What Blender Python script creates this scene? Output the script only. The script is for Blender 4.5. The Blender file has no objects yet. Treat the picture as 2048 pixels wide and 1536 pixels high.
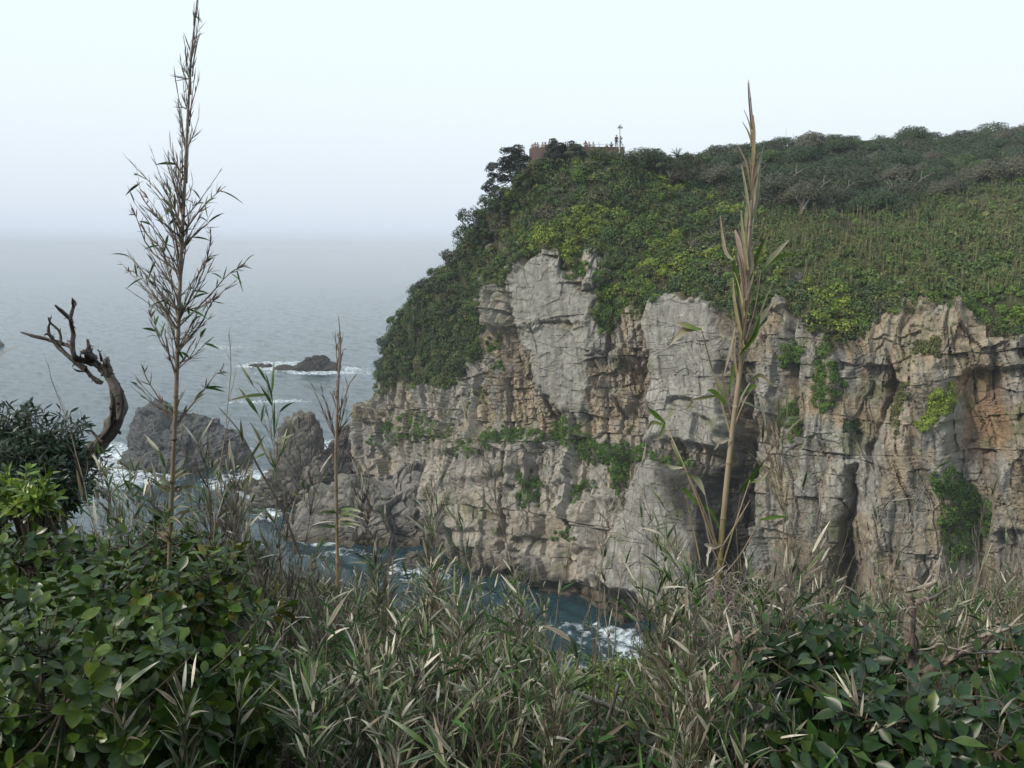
import bpy, math, random
import numpy as np
R = math.radians
sc = bpy.context.scene
COL = sc.collection
rng = np.random.default_rng(7)
random.seed(7)
F32 = np.float32

# ------------------------------------------------------------------ camera
CZ = 45.0                      # metres above the sea
PITCH = math.atan(278.0 / 1600.0)
CP, SP = math.cos(PITCH), math.sin(PITCH)
FPX = 1600.0                   # focal length in pixels of the 2048 px wide photograph
cam = bpy.data.cameras.new('camera')
cam.sensor_width = 36.0
cam.lens = FPX * 36.0 / 2048.0
cam.clip_start = 0.05
cam.clip_end = 60000.0
cam_ob = bpy.data.objects.new('camera', cam)
COL.objects.link(cam_ob)
cam_ob.location = (0, 0, CZ)
cam_ob.rotation_euler = (math.pi / 2 - PITCH, 0, 0)
sc.camera = cam_ob

def at(px, py, Y):
    """World point seen at photograph pixel (px, py) at horizontal distance Y."""
    xc = (px - 1024.0) / FPX; yc = (768.0 - py) / FPX
    t = Y / (CP + yc * SP)
    return np.array((xc * t, Y, CZ + (yc * CP - SP) * t))

def on_z(px, py, z=0.0):
    xc = (px - 1024.0) / FPX; yc = (768.0 - py) / FPX
    t = (z - CZ) / (yc * CP - SP)
    return np.array((xc * t, (CP + yc * SP) * t, z))

def to_px(P):
    P = np.asarray(P, dtype=float)
    x = P[..., 0]; y = P[..., 1]; z = P[..., 2] - CZ
    f = np.maximum(y * CP - z * SP, 1e-3); u = y * SP + z * CP
    return 1024 + FPX * x / f, 768 - FPX * u / f

# ------------------------------------------------------------------ noise
def hsh(ix, iy, iz, seed):
    h = (ix.astype(np.uint32) * np.uint32(374761393)) ^ (iy.astype(np.uint32) * np.uint32(668265263)) ^ (iz.astype(np.uint32) * np.uint32(2147483647)) ^ np.uint32((seed * 974711 + 12345) & 0xffffffff)
    h = (h ^ (h >> np.uint32(15))) * np.uint32(2246822519)
    h = (h ^ (h >> np.uint32(13))) * np.uint32(3266489917)
    h = h ^ (h >> np.uint32(16))
    return h
def h01(h): return (h & np.uint32(0xffffff)).astype(F32) / F32(16777216.0)

def vnoise(P, seed=0):
    P = np.asarray(P, dtype=F32)
    i = np.floor(P); f = P - i; i = i.astype(np.int64)
    f = f * f * f * (f * (f * 6 - 15) + 10)
    out = 0
    for a in (0, 1):
        wx = f[:, 0] if a else 1 - f[:, 0]
        for b in (0, 1):
            wy = f[:, 1] if b else 1 - f[:, 1]
            for c in (0, 1):
                wz = f[:, 2] if c else 1 - f[:, 2]
                out = out + wx * wy * wz * h01(hsh(i[:, 0] + a, i[:, 1] + b, i[:, 2] + c, seed))
    return out * 2 - 1

def fbm(P, octv=4, seed=0, gain=.5):
    P = np.asarray(P, dtype=F32)
    s = 0; a = 1.0; n = 0
    for k in range(octv):
        s = s + a * vnoise(P * F32(2.03 ** k) + F32(k * 17.3), seed + k); n += a; a *= gain
    return s / n

def blocks(P, seed=0, tilt=.9):
    """Voronoi blocks: (height of the block face at P, distance to the joint)."""
    P = np.asarray(P, dtype=F32)
    q = P - .5; i = np.floor(q).astype(np.int64)
    n = len(P)
    d1 = np.full(n, 9, F32); d2 = np.full(n, 9, F32); val = np.zeros(n, F32)
    for a in (0, 1):
        for b in (0, 1):
            for c in (0, 1):
                h = hsh(i[:, 0] + a, i[:, 1] + b, i[:, 2] + c, seed)
                r1 = h01(h); r2 = h01(h * np.uint32(1664525) + np.uint32(1013904223)); r3 = h01((h >> np.uint32(5)) * np.uint32(22695477) + np.uint32(7))
                dx = P[:, 0] - (i[:, 0] + a + .5 + (r1 - .5) * .8)
                dy = P[:, 1] - (i[:, 1] + b + .5 + (r2 - .5) * .8)
                dz = P[:, 2] - (i[:, 2] + c + .5 + (r3 - .5) * .8)
                d = dx * dx + dy * dy + dz * dz
                v = h01(h * np.uint32(69069) + np.uint32(362437)) - .5 + tilt * ((r2 - .5) * dx + (r3 - .5) * dy + (r1 - .5) * dz)
                m = d < d1
                d2 = np.where(m, d1, np.minimum(d2, d))
                val = np.where(m, v, val); d1 = np.where(m, d, d1)
    return val, np.sqrt(d2) - np.sqrt(d1)

def sstep(a, b, x):
    t = np.clip((x - a) / (b - a), 0, 1)
    return t * t * (3 - 2 * t)

def sdf_poly(poly, x, y):
    """Signed distance (inside positive) of points to a polygon."""
    poly = np.asarray(poly, dtype=float)
    x = np.asarray(x, float); y = np.asarray(y, float)
    d = np.full(x.shape, 1e9); ins = np.zeros(x.shape, bool)
    n = len(poly)
    for k in range(n):
        ax, ay = poly[k]; bx, by = poly[(k + 1) % n]
        ex, ey = bx - ax, by - ay
        t = np.clip(((x - ax) * ex + (y - ay) * ey) / (ex * ex + ey * ey + 1e-9), 0, 1)
        d = np.minimum(d, (x - ax - t * ex) ** 2 + (y - ay - t * ey) ** 2)
        c = (ay > y) != (by > y)
        with np.errstate(divide='ignore', invalid='ignore'):
            xi = ax + (y - ay) * ex / (ey if ey != 0 else 1e-9)
        ins ^= c & (x < xi)
    d = np.sqrt(d)
    return np.where(ins, d, -d)

# ------------------------------------------------------------------ mesh building
def mesh_np(name, V, quads=None, tris=None, col=None, mats=(), mi=None, smooth=True, extra=None):
    me = bpy.data.meshes.new(name)
    V = np.asarray(V, dtype=F32).reshape(-1, 3)
    quads = np.zeros((0, 4), np.int32) if quads is None else np.asarray(quads, np.int32).reshape(-1, 4)
    tris = np.zeros((0, 3), np.int32) if tris is None else np.asarray(tris, np.int32).reshape(-1, 3)
    me.vertices.add(len(V)); me.vertices.foreach_set('co', V.ravel())
    nl = quads.size + tris.size; npoly = len(quads) + len(tris)
    me.loops.add(nl); me.loops.foreach_set('vertex_index', np.concatenate((quads.ravel(), tris.ravel())).astype(np.int32))
    me.polygons.add(npoly)
    st = np.concatenate((np.arange(len(quads)) * 4, len(quads) * 4 + np.arange(len(tris)) * 3)).astype(np.int32)
    me.polygons.foreach_set('loop_start', st)
    if mi is not None: me.polygons.foreach_set('material_index', np.asarray(mi, np.int32))
    me.polygons.foreach_set('use_smooth', np.full(npoly, smooth, bool))
    for m in mats: me.materials.append(m)
    if col is not None:
        c = np.ones((len(V), 4), F32); c[:, :3] = col
        a = me.attributes.new('Col', 'FLOAT_COLOR', 'POINT'); a.data.foreach_set('color', c.ravel())
    for k, v in (extra or {}).items():
        a = me.attributes.new(k, 'FLOAT', 'POINT'); a.data.foreach_set('value', np.asarray(v, F32).ravel())
    me.update(calc_edges=True)
    return me

def link(name, me, parent=None, loc=None):
    o = bpy.data.objects.new(name, me); COL.objects.link(o)
    if parent is not None: o.parent = parent
    if loc is not None: o.location = loc
    return o

def tag(o, label=None, cat=None, group=None, kind=None):
    if label: o['label'] = label
    if cat: o['category'] = cat
    if group: o['group'] = group
    if kind: o['kind'] = kind
    return o

def empty(name, loc=(0, 0, 0), label=None, cat=None, group=None):
    o = link(name, None, None, loc); o.empty_display_size = .2
    return tag(o, label, cat, group)

class Acc:
    """Collects geometry for one mesh."""
    def __init__(s): s.V = []; s.Q = []; s.T = []; s.C = []; s.n = 0
    def add(s, V, Q=None, T=None, C=(.5, .5, .5)):
        V = np.asarray(V, F32).reshape(-1, 3)
        C = np.asarray(C, F32); C = np.broadcast_to(C, (len(V), 3)) if C.ndim == 1 else C.reshape(-1, 3)
        if Q is not None and len(Q): s.Q.append(np.asarray(Q, np.int64).reshape(-1, 4) + s.n)
        if T is not None and len(T): s.T.append(np.asarray(T, np.int64).reshape(-1, 3) + s.n)
        s.V.append(V); s.C.append(C); s.n += len(V)
    def mesh(s, name, mat, smooth=True):
        if not s.V: return None
        return mesh_np(name, np.concatenate(s.V), np.concatenate(s.Q) if s.Q else None, np.concatenate(s.T) if s.T else None, np.concatenate(s.C), (mat,), smooth=smooth)
    def build(s, name, mat, parent=None, smooth=True):
        me = s.mesh(name, mat, smooth)
        return link(name, me, parent) if me else None

def norm(v):
    v = np.asarray(v, float)
    return v / np.maximum(np.linalg.norm(v, axis=-1, keepdims=True), 1e-9)

def smooth_path(pts, rad, n):
    """Catmull-Rom resampling of a 3-D path with radii."""
    pts = np.asarray(pts, float); rad = np.asarray(rad, float)
    k = len(pts)
    if k == 2:
        t = np.linspace(0, 1, n)[:, None]
        return pts[0] * (1 - t) + pts[1] * t, rad[0] * (1 - t[:, 0]) + rad[1] * t[:, 0]
    A = np.concatenate((pts, rad[:, None]), 1)
    A = np.vstack((2 * A[0] - A[1], A, 2 * A[-1] - A[-2]))
    u = np.linspace(0, k - 1 - 1e-6, n); i = u.astype(int); f = (u - i)[:, None]
    p0, p1, p2, p3 = A[i], A[i + 1], A[i + 2], A[i + 3]
    B = .5 * (2 * p1 + (p2 - p0) * f + (2 * p0 - 5 * p1 + 4 * p2 - p3) * f ** 2 + (3 * p1 - p0 - 3 * p2 + p3) * f ** 3)
    return B[:, :3], np.maximum(B[:, 3], 1e-4)

def tube(acc, P, r, sides=6, C=(.3, .3, .3), cap=True, rough=0, seed=0):
    P = np.asarray(P, float); n = len(P); r = np.broadcast_to(np.asarray(r, float), (n,))
    T = norm(np.gradient(P, axis=0))
    ref = np.array((0., 1, 0)) if abs(T[:, 1]).mean() < .8 else np.array((1., 0, 0))
    U = norm(np.cross(T, ref)); W = np.cross(T, U)
    a = np.arange(sides) / sides * 2 * math.pi
    rr = r[:, None] * np.ones((1, sides))
    if rough:
        g = np.random.default_rng(seed)
        ridge = 1 + rough * g.normal(size=(1, sides)) * .6
        kn = np.linspace(0, 1, max(4, n // 5)); gn = g.normal(size=(len(kn), sides)); tn_ = np.linspace(0, 1, n)
        rr = rr * ridge * (1 + rough * .9 * np.stack([np.interp(tn_, kn, gn[:, q]) for q in range(sides)], 1))
    V = P[:, None, :] + rr[..., None] * (np.cos(a)[None, :, None] * U[:, None, :] + np.sin(a)[None, :, None] * W[:, None, :])
    i = np.arange(n - 1)[:, None] * sides; j = np.arange(sides)[None, :]; j2 = (j + 1) % sides
    Q = np.stack((i + j, i + j2, i + sides + j2, i + sides + j), -1).reshape(-1, 4)
    V = V.reshape(-1, 3)
    C = np.asarray(C, F32)
    if C.ndim == 2 and len(C) == n: C = np.repeat(C, sides, 0)
    if cap:
        V = np.vstack((V, P[-1] + T[-1] * r[-1] * .6))
        b = (n - 1) * sides
        Tt = np.stack((b + j[0], b + j2[0], np.full(sides, n * sides)), -1)
        if C.ndim == 2: C = np.vstack((C, C[-1]))
        acc.add(V, Q, Tt, C)
    else: acc.add(V, Q, None, C)

def blades(acc, base, d, up, L, W, prof, droop, c0, c1, cedge=None, fold=.25, k=4):
    """Leaf blades: (k+1) x 3 vertices each, bent towards -z by droop. c0 base colour, c1 tip colour (n,3)."""
    base = np.asarray(base, float); n = len(base)
    if n == 0: return
    d = norm(d); up = np.asarray(up, float)
    side = norm(np.cross(d, up)); nrm = np.cross(side, d)
    L = np.broadcast_to(L, (n,)); W = np.broadcast_to(W, (n,)); droop = np.broadcast_to(droop, (n,))
    t = np.linspace(0, 1, k + 1)
    w = np.interp(t, np.linspace(0, 1, len(prof)), prof)
    mid = base[:, None, :] + d[:, None, :] * (L[:, None] * t)[..., None]
    mid = mid + np.array((0, 0, -1.0)) * (droop[:, None] * L[:, None] * t ** 2)[..., None]
    off = side[:, None, :] * (W[:, None] * w)[..., None] * .5
    lift = nrm[:, None, :] * (W[:, None] * w * fold)[..., None] * .5
    V = np.stack((mid - off + lift, mid, mid + off + lift), 2)      # n,k+1,3,3
    tc_ = (t ** 2.2)[None, :, None]; c = c0[:, None, :] * (1 - tc_) + c1[:, None, :] * tc_
    c = np.repeat(c[:, :, None, :], 3, 2).copy()
    if cedge is not None:
        c[:, :, 0] = c[:, :, 0] * .6 + cedge[:, None, :] * .4; c[:, :, 2] = c[:, :, 2] * .6 + cedge[:, None, :] * .4
    b = np.arange(n)[:, None, None] * (k + 1) * 3 + np.arange(k)[None, :, None] * 3 + np.arange(2)[None, None, :]
    Q = np.stack((b, b + 1, b + 4, b + 3), -1).reshape(-1, 4)
    acc.add(V.reshape(-1, 3), Q, None, c.reshape(-1, 3))

def cards(acc, P, N, size, C, aspect=.6):
    """Small pointed leaf faces (one quad each) at P facing N."""
    n = len(P)
    if n == 0: return
    N = norm(N); a = norm(np.cross(N, rng.normal(size=(n, 3)))); b = np.cross(N, a)
    s = np.broadcast_to(size, (n,))[:, None]
    V = np.stack((P - a * s * .5, P + b * s * .5 * aspect, P + a * s * .5 + N * s * .1, P - b * s * .5 * aspect), 1)
    Q = np.arange(n * 4).reshape(-1, 4)
    acc.add(V.reshape(-1, 3), Q, None, np.repeat(C, 4, 0))

def vary(c, n, v=.15, h=.06):
    """n colours round c: v = brightness spread, h = hue spread."""
    c = np.asarray(c, float)
    if c.ndim == 1: c = np.broadcast_to(c, (n, 3))
    return np.clip(c * np.exp(rng.normal(size=(n, 1)) * v) * np.exp(rng.normal(size=(n, 3)) * h), 0.002, .9)

# ------------------------------------------------------------------ materials
def new_mat(name):
    m = bpy.data.materials.new(name); m.use_nodes = True
    nt = m.node_tree; nt.nodes.clear()
    out = nt.nodes.new('ShaderNodeOutputMaterial')
    return m, nt, out
def N(nt, t, **kw):
    n = nt.nodes.new(t)
    for k, v in kw.items():
        if k.startswith('i_'):
            key = k[2:]; key = int(key) if key.isdigit() else key.replace('_', ' ')
            n.inputs[key].default_value = v
        else: setattr(n, k, v)
    return n
def ln(nt, a, b): nt.links.new(a, b)
def noise(nt, vec, scale, detail=4, rough=.55, dim='3D'):
    n = N(nt, 'ShaderNodeTexNoise', noise_dimensions=dim); n.inputs['Scale'].default_value = scale
    n.inputs['Detail'].default_value = detail; n.inputs['Roughness'].default_value = rough
    if vec is not None: ln(nt, vec, n.inputs['Vector'])
    return n.outputs['Fac']
def ramp(nt, fac, stops):
    n = N(nt, 'ShaderNodeValToRGB'); cr = n.color_ramp
    while len(cr.elements) < len(stops): cr.elements.new(.5)
    for e, (p, c) in zip(cr.elements, stops):
        e.position = p; e.color = (c, c, c, 1) if isinstance(c, (int, float)) else (*c, 1)
    ln(nt, fac, n.inputs[0]); return n.outputs[0]
def mix(nt, a, b, fac, mode='MIX'):
    n = N(nt, 'ShaderNodeMix', data_type='RGBA', blend_type=mode)
    for s, k in ((a, 6), (b, 7)):
        if isinstance(s, tuple): n.inputs[k].default_value = (*s, 1)
        else: ln(nt, s, n.inputs[k])
    if isinstance(fac, (int, float)): n.inputs[0].default_value = fac
    else: ln(nt, fac, n.inputs[0])
    return n.outputs[2]
def mth(nt, op, a, b=None, c=None):
    n = N(nt, 'ShaderNodeMath', operation=op)
    for k, s in enumerate((a, b, c)):
        if s is None: continue
        if isinstance(s, (int, float)): n.inputs[k].default_value = s
        else: ln(nt, s, n.inputs[k])
    return n.outputs[0]
def attr(nt, name): return N(nt, 'ShaderNodeAttribute', attribute_name=name)
def objco(nt): return N(nt, 'ShaderNodeTexCoord').outputs['Object']
def scaled(nt, vec, s):
    n = N(nt, 'ShaderNodeMapping'); n.inputs['Scale'].default_value = s; ln(nt, vec, n.inputs['Vector']); return n.outputs[0]
def bump(nt, h, strength, dist, normal=None):
    n = N(nt, 'ShaderNodeBump'); n.inputs['Strength'].default_value = strength; n.inputs['Distance'].default_value = dist
    ln(nt, h, n.inputs['Height'])
    if normal is not None: ln(nt, normal, n.inputs['Normal'])
    return n.outputs[0]

def leaf_mat(name, rough=.5, transl=.2, spec=.4, nscale=30, nv=.25):
    m, nt, out = new_mat(name)
    c = attr(nt, 'Col').outputs['Color']
    f = noise(nt, objco(nt), nscale, 3)
    k = ramp(nt, f, ((.25, 1 - nv), (.75, 1 + nv)))
    c = mix(nt, c, k, 1.0, 'MULTIPLY')
    if nscale >= 60:     # blemishes and yellowing, leaf by leaf
        c = mix(nt, c, mix(nt, c, (2.2, 1.5, .7), 1.0, 'MULTIPLY'), ramp(nt, noise(nt, objco(nt), 14, 2), ((.58, 0), (.72, .6))))
        c = mix(nt, c, (.07, .045, .02), ramp(nt, noise(nt, objco(nt), 160, 2), ((.66, 0), (.74, .8))))
    b = N(nt, 'ShaderNodeBsdfPrincipled'); ln(nt, c, b.inputs['Base Color'])
    b.inputs['Roughness'].default_value = rough; b.inputs['Specular IOR Level'].default_value = spec
    if transl > 0:
        t = N(nt, 'ShaderNodeBsdfTranslucent'); ln(nt, c, t.inputs['Color'])
        ms = N(nt, 'ShaderNodeMixShader'); ms.inputs[0].default_value = transl
        ln(nt, b.outputs[0], ms.inputs[1]); ln(nt, t.outputs[0], ms.inputs[2]); ln(nt, ms.outputs[0], out.inputs[0])
    else: ln(nt, b.outputs[0], out.inputs[0])
    return m
def plain_mat(name, col, rough=.6, var=.15, scale=8, metallic=0):
    m, nt, out = new_mat(name)
    f = noise(nt, objco(nt), scale, 4)
    k = ramp(nt, f, ((.3, tuple(np.array(col) * (1 - var))), (.7, tuple(np.array(col) * (1 + var)))))
    b = N(nt, 'ShaderNodeBsdfPrincipled'); ln(nt, k, b.inputs['Base Color']); b.inputs['Roughness'].default_value = rough
    b.inputs['Metallic'].default_value = metallic
    ln(nt, b.outputs[0], out.inputs[0]); return m
def bark_mat(name, var=.35, scale=40, stretch=(1, 1, .2), bstr=.6, bd=.004, rough=.85):
    m, nt, out = new_mat(name)
    co = scaled(nt, objco(nt), stretch)
    f = noise(nt, co, scale, 5, .65)
    c = mix(nt, attr(nt, 'Col').outputs['Color'], ramp(nt, f, ((.3, 1 - var), (.7, 1 + var))), 1.0, 'MULTIPLY')
    b = N(nt, 'ShaderNodeBsdfPrincipled'); ln(nt, c, b.inputs['Base Color']); b.inputs['Roughness'].default_value = rough
    b.inputs['Specular IOR Level'].default_value = .25
    ln(nt, bump(nt, f, bstr, bd), b.inputs['Normal'])
    ln(nt, b.outputs[0], out.inputs[0]); return m

M_FAR = leaf_mat('far_foliage', .6, .15, .25, 1.5, .2)
M_NEAR = leaf_mat('near_leaf', .31, .2, .36, 60, .25)
M_DRY = leaf_mat('dry_leaf', .6, .25, .25, 40, .2)
M_BARK = bark_mat('bark', .45, 70, (1, 1, .12), 1.0, .010)
M_CANE = bark_mat('cane_stem', .2, 25, (1, 1, .15), .25, .001, .55)
M_FARWOOD = bark_mat('far_bark', .3, 6, (1, 1, .3), .4, .02)
# ------------------------------------------------------------------ sky, sun, render settings
SUN_AZ = R(-118)      # clockwise from +Y: behind the viewer's left shoulder
SUN_EL = R(38)
w = bpy.data.worlds.new('World'); sc.world = w; w.use_nodes = True
nt = w.node_tree; nt.nodes.clear()
wo = nt.nodes.new('ShaderNodeOutputWorld'); bg = nt.nodes.new('ShaderNodeBackground'); bg.inputs['Strength'].default_value = .1
sky = N(nt, 'ShaderNodeTexSky', sky_type='NISHITA', sun_disc=False, sun_elevation=SUN_EL, sun_rotation=SUN_AZ)
sky.air_density = 1.5; sky.dust_density = 6.0; sky.ozone_density = 1.0
geo = N(nt, 'ShaderNodeTexCoord')
sep = N(nt, 'ShaderNodeSeparateXYZ'); ln(nt, geo.outputs['Generated'], sep.inputs[0])
el = sep.outputs['Z']
veil = ramp(nt, el, ((0.0, (.62, .71, .825)), (.02, (.68, .765, .88)), (.06, (.72, .80, .885)), (.15, (.79, .872, .94)), (.26, (.80, .92, .95)), (.45, (.84, .97, 1.0)), (1.0, (.66, .78, .90))))
vs = N(nt, 'ShaderNodeVectorMath', operation='SCALE'); ln(nt, veil, vs.inputs[0]); vs.inputs['Scale'].default_value = 10.0
ln(nt, mix(nt, sky.outputs[0], vs.outputs[0], .9), bg.inputs['Color']); ln(nt, bg.outputs[0], wo.inputs[0])

sun = bpy.data.lights.new('sun', 'SUN'); sun.energy = 2.5; sun.angle = R(11); sun.color = (1, .92, .80)
so = bpy.data.objects.new('sun', sun); COL.objects.link(so)
so.rotation_euler = (math.pi / 2 - SUN_EL, 0, -SUN_AZ + math.pi)
so.location = (-60, -40, 120)

sc.view_settings.view_transform = 'Standard'; sc.view_settings.look = 'None'
sc.view_settings.exposure = .28; sc.view_settings.gamma = 1
sc.render.engine = 'CYCLES'
sc.cycles.use_denoising = True
try: sc.cycles.denoiser = 'OPENIMAGEDENOISE'
except Exception: pass
sc.cycles.max_bounces = 6; sc.cycles.diffuse_bounces = 3; sc.cycles.transmission_bounces = 4; sc.cycles.glossy_bounces = 2
sc.cycles.volume_bounces = 0; sc.cycles.caustics_reflective = False; sc.cycles.caustics_refractive = False
sc.cycles.sample_clamp_indirect = 4.0

# ------------------------------------------------------------------ headland: control net, columns from the seaward tip round to the right
# each column: waterline pixel, then (px, py, distance) for rows B C D E F G
NET = [
 ((695, 985), (722, 915, 141), (706, 835, 141), (752, 775, 140), (797, 650, 138), (885, 540, 133), (1052, 342, 121)),
 ((762, 1022), (772, 950, 131.5), (778, 880, 131), (815, 790, 130), (862, 690, 128.5), (950, 560, 126), (1085, 334, 121.5)),
 ((885, 1112), (885, 1010, 112), (890, 900, 118), (900, 800, 121), (940, 680, 121), (1000, 540, 119), (1118, 330, 121.5)),
 ((965, 1152), (965, 1030, 106.5), (985, 880, 110.5), (1000, 740, 112.5), (1030, 560, 113), (1060, 470, 114), (1150, 329, 121.5)),
 ((1080, 1180), (1080, 1030, 102.5), (1090, 875, 107), (1090, 700, 109), (1090, 500, 110.5), (1130, 420, 114), (1195, 328, 121.5)),
 ((1190, 1237), (1200, 1060, 95), (1210, 890, 101), (1205, 720, 104), (1205, 560, 106.5), (1215, 440, 112), (1245, 326, 122)),
 ((1300, 1266), (1300, 1080, 91), (1300, 920, 96), (1300, 760, 100), (1300, 600, 102), (1300, 450, 112), (1300, 332, 129)),
 ((1400, 1287), (1400, 1090, 88.5), (1400, 930, 92), (1400, 770, 96), (1400, 600, 98), (1400, 450, 113), (1400, 318, 140)),
 ((1490, 1300), (1490, 1100, 86), (1490, 930, 88.5), (1490, 770, 92), (1490, 605, 94), (1500, 450, 111), (1500, 300, 146)),
 ((1600, 1320), (1600, 1110, 81.5), (1600, 930, 84), (1600, 780, 87), (1600, 620, 89), (1600, 460, 105), (1600, 296, 152)),
 ((1740, 1345), (1740, 1130, 78.5), (1740, 950, 80), (1740, 800, 82), (1740, 650, 84), (1740, 480, 101), (1740, 288, 160)),
 ((1880, 1370), (1880, 1150, 75.5), (1880, 970, 77), (1880, 800, 78), (1880, 640, 80), (1880, 480, 97), (1880, 284, 165)),
 ((2060, 1400), (2060, 1170, 72.5), (2060, 980, 73), (2060, 800, 74.5), (2060, 650, 76), (2060, 480, 93), (2060, 266, 172)),
 ((2320, 1430), (2320, 1190, 68), (2320, 990, 68), (2320, 800, 68.5), (2320, 640, 69.5), (2320, 480, 88), (2320, 250, 178)),
 ((2750, 1480), (2750, 1210, 60), (2750, 1000, 60), (2750, 800, 60), (2750, 640, 61), (2750, 480, 82), (2700, 240, 180)),
]
cols = []
for k, c in enumerate(NET):
    a = on_z(*c[0])
    rows = [a + np.array((0, -1.0, -5)), a] + [at(*q) for q in c[1:]]
    g = rows[-1]
    rows += [g + np.array((.12 * g[0], 18, -.3)), g + np.array((.8 * g[0], 110, -14.0))]
    cols.append(rows)
c0 = np.array(cols[0])
back1 = c0 + np.array((9, 16, 0)); back1[6:, 1] -= 6; back2 = c0 + np.array((45, 60, 0)); back2[6:, :2] -= (30, 40)
cols = [list(back2), list(back1)] + cols
NETP = np.array(cols)                      # columns x rows x 3
nsub = [12, 40] + [66] * 12 + [45, 30]
tsub = [8, 120, 120, 125, 130, 100, 90, 14, 6]
def cr_interp(A, sub, axis):
    A = np.moveaxis(A, axis, 0)
    A = np.concatenate((2 * A[:1] - A[1:2], A, 2 * A[-1:] - A[-2:-1]))
    out = []
    for i, n in enumerate(sub):
        p0, p1, p2, p3 = A[i], A[i + 1], A[i + 2], A[i + 3]
        m1 = (p2 - p0) * .35; m2 = (p3 - p1) * .35
        t = np.linspace(0, 1, n, endpoint=False).reshape((-1,) + (1,) * (A.ndim - 1))
        if i == len(sub) - 1: t = np.linspace(0, 1, n + 1).reshape((-1,) + (1,) * (A.ndim - 1))
        out.append((2 * t ** 3 - 3 * t ** 2 + 1) * p1 + (t ** 3 - 2 * t ** 2 + t) * m1 + (3 * t ** 2 - 2 * t ** 3) * p2 + (t ** 3 - t ** 2) * m2)
    return np.moveaxis(np.concatenate(out), 0, axis)
H0 = cr_interp(cr_interp(NETP, nsub, 0), tsub, 1)
NS, NT = H0.shape[:2]
def grid_normals(G):
    n = np.cross(np.gradient(G, axis=0), np.gradient(G, axis=1))
    n = norm(n)
    return n
HN = grid_normals(H0)
if (HN * (np.array((0, 0, CZ)) - H0)).sum(-1).mean() < 0: HN = -HN
P0 = H0.reshape(-1, 3); N0 = HN.reshape(-1, 3)
X0, Y0 = to_px(P0)

VEG = [(752, 772), (742, 740), (775, 640), (855, 560), (895, 480), (950, 400), (1045, 300), (1300, 280), (2150, 200), (2800, 200), (2800, 655), (2150, 655), (2000, 640), (1900, 622), (1850, 600), (1800, 625), (1700, 655), (1640, 620), (1590, 595), (1520, 590), (1440, 610), (1400, 592), (1340, 588), (1290, 603), (1240, 620), (1225, 660), (1202, 655), (1213, 580), (1222, 540), (1205, 500), (1185, 505), (1165, 500), (1140, 552), (1128, 500), (1085, 483), (1040, 520), (1012, 560), (970, 565), (960, 610), (965, 680), (930, 740), (880, 772), (820, 768)]
OUTCROPS = [[(977, 462), (986, 462), (984, 505), (972, 512)], [(1000, 480), (1018, 478), (1012, 505), (1002, 505)], [(1425, 555), (1450, 537), (1458, 560), (1440, 572)], [(1588, 548), (1606, 545), (1602, 582), (1588, 582)], [(1795, 548), (1815, 548), (1812, 570), (1795, 572)]]
wob = 14 * vnoise(P0 / 3.0, 51) + 8 * vnoise(P0 / 1.1, 52)
wob = wob + sstep(1430, 1520, X0) * (34 * vnoise(np.stack((P0[:, 0] / 3.4, P0[:, 1] * 0, P0[:, 2] / 14), 1), 53) + 24)
vegd = sdf_poly(VEG, X0, Y0) + wob
tt = np.tile(np.arange(NT), NS)
vegd = np.where((tt > sum(tsub[:6])) , 60, vegd)
vegm = sstep(-6, 8, vegd)
for oc in OUTCROPS: vegm = vegm * (1 - sstep(-5, 4, sdf_poly(oc, X0, Y0)))

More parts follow.
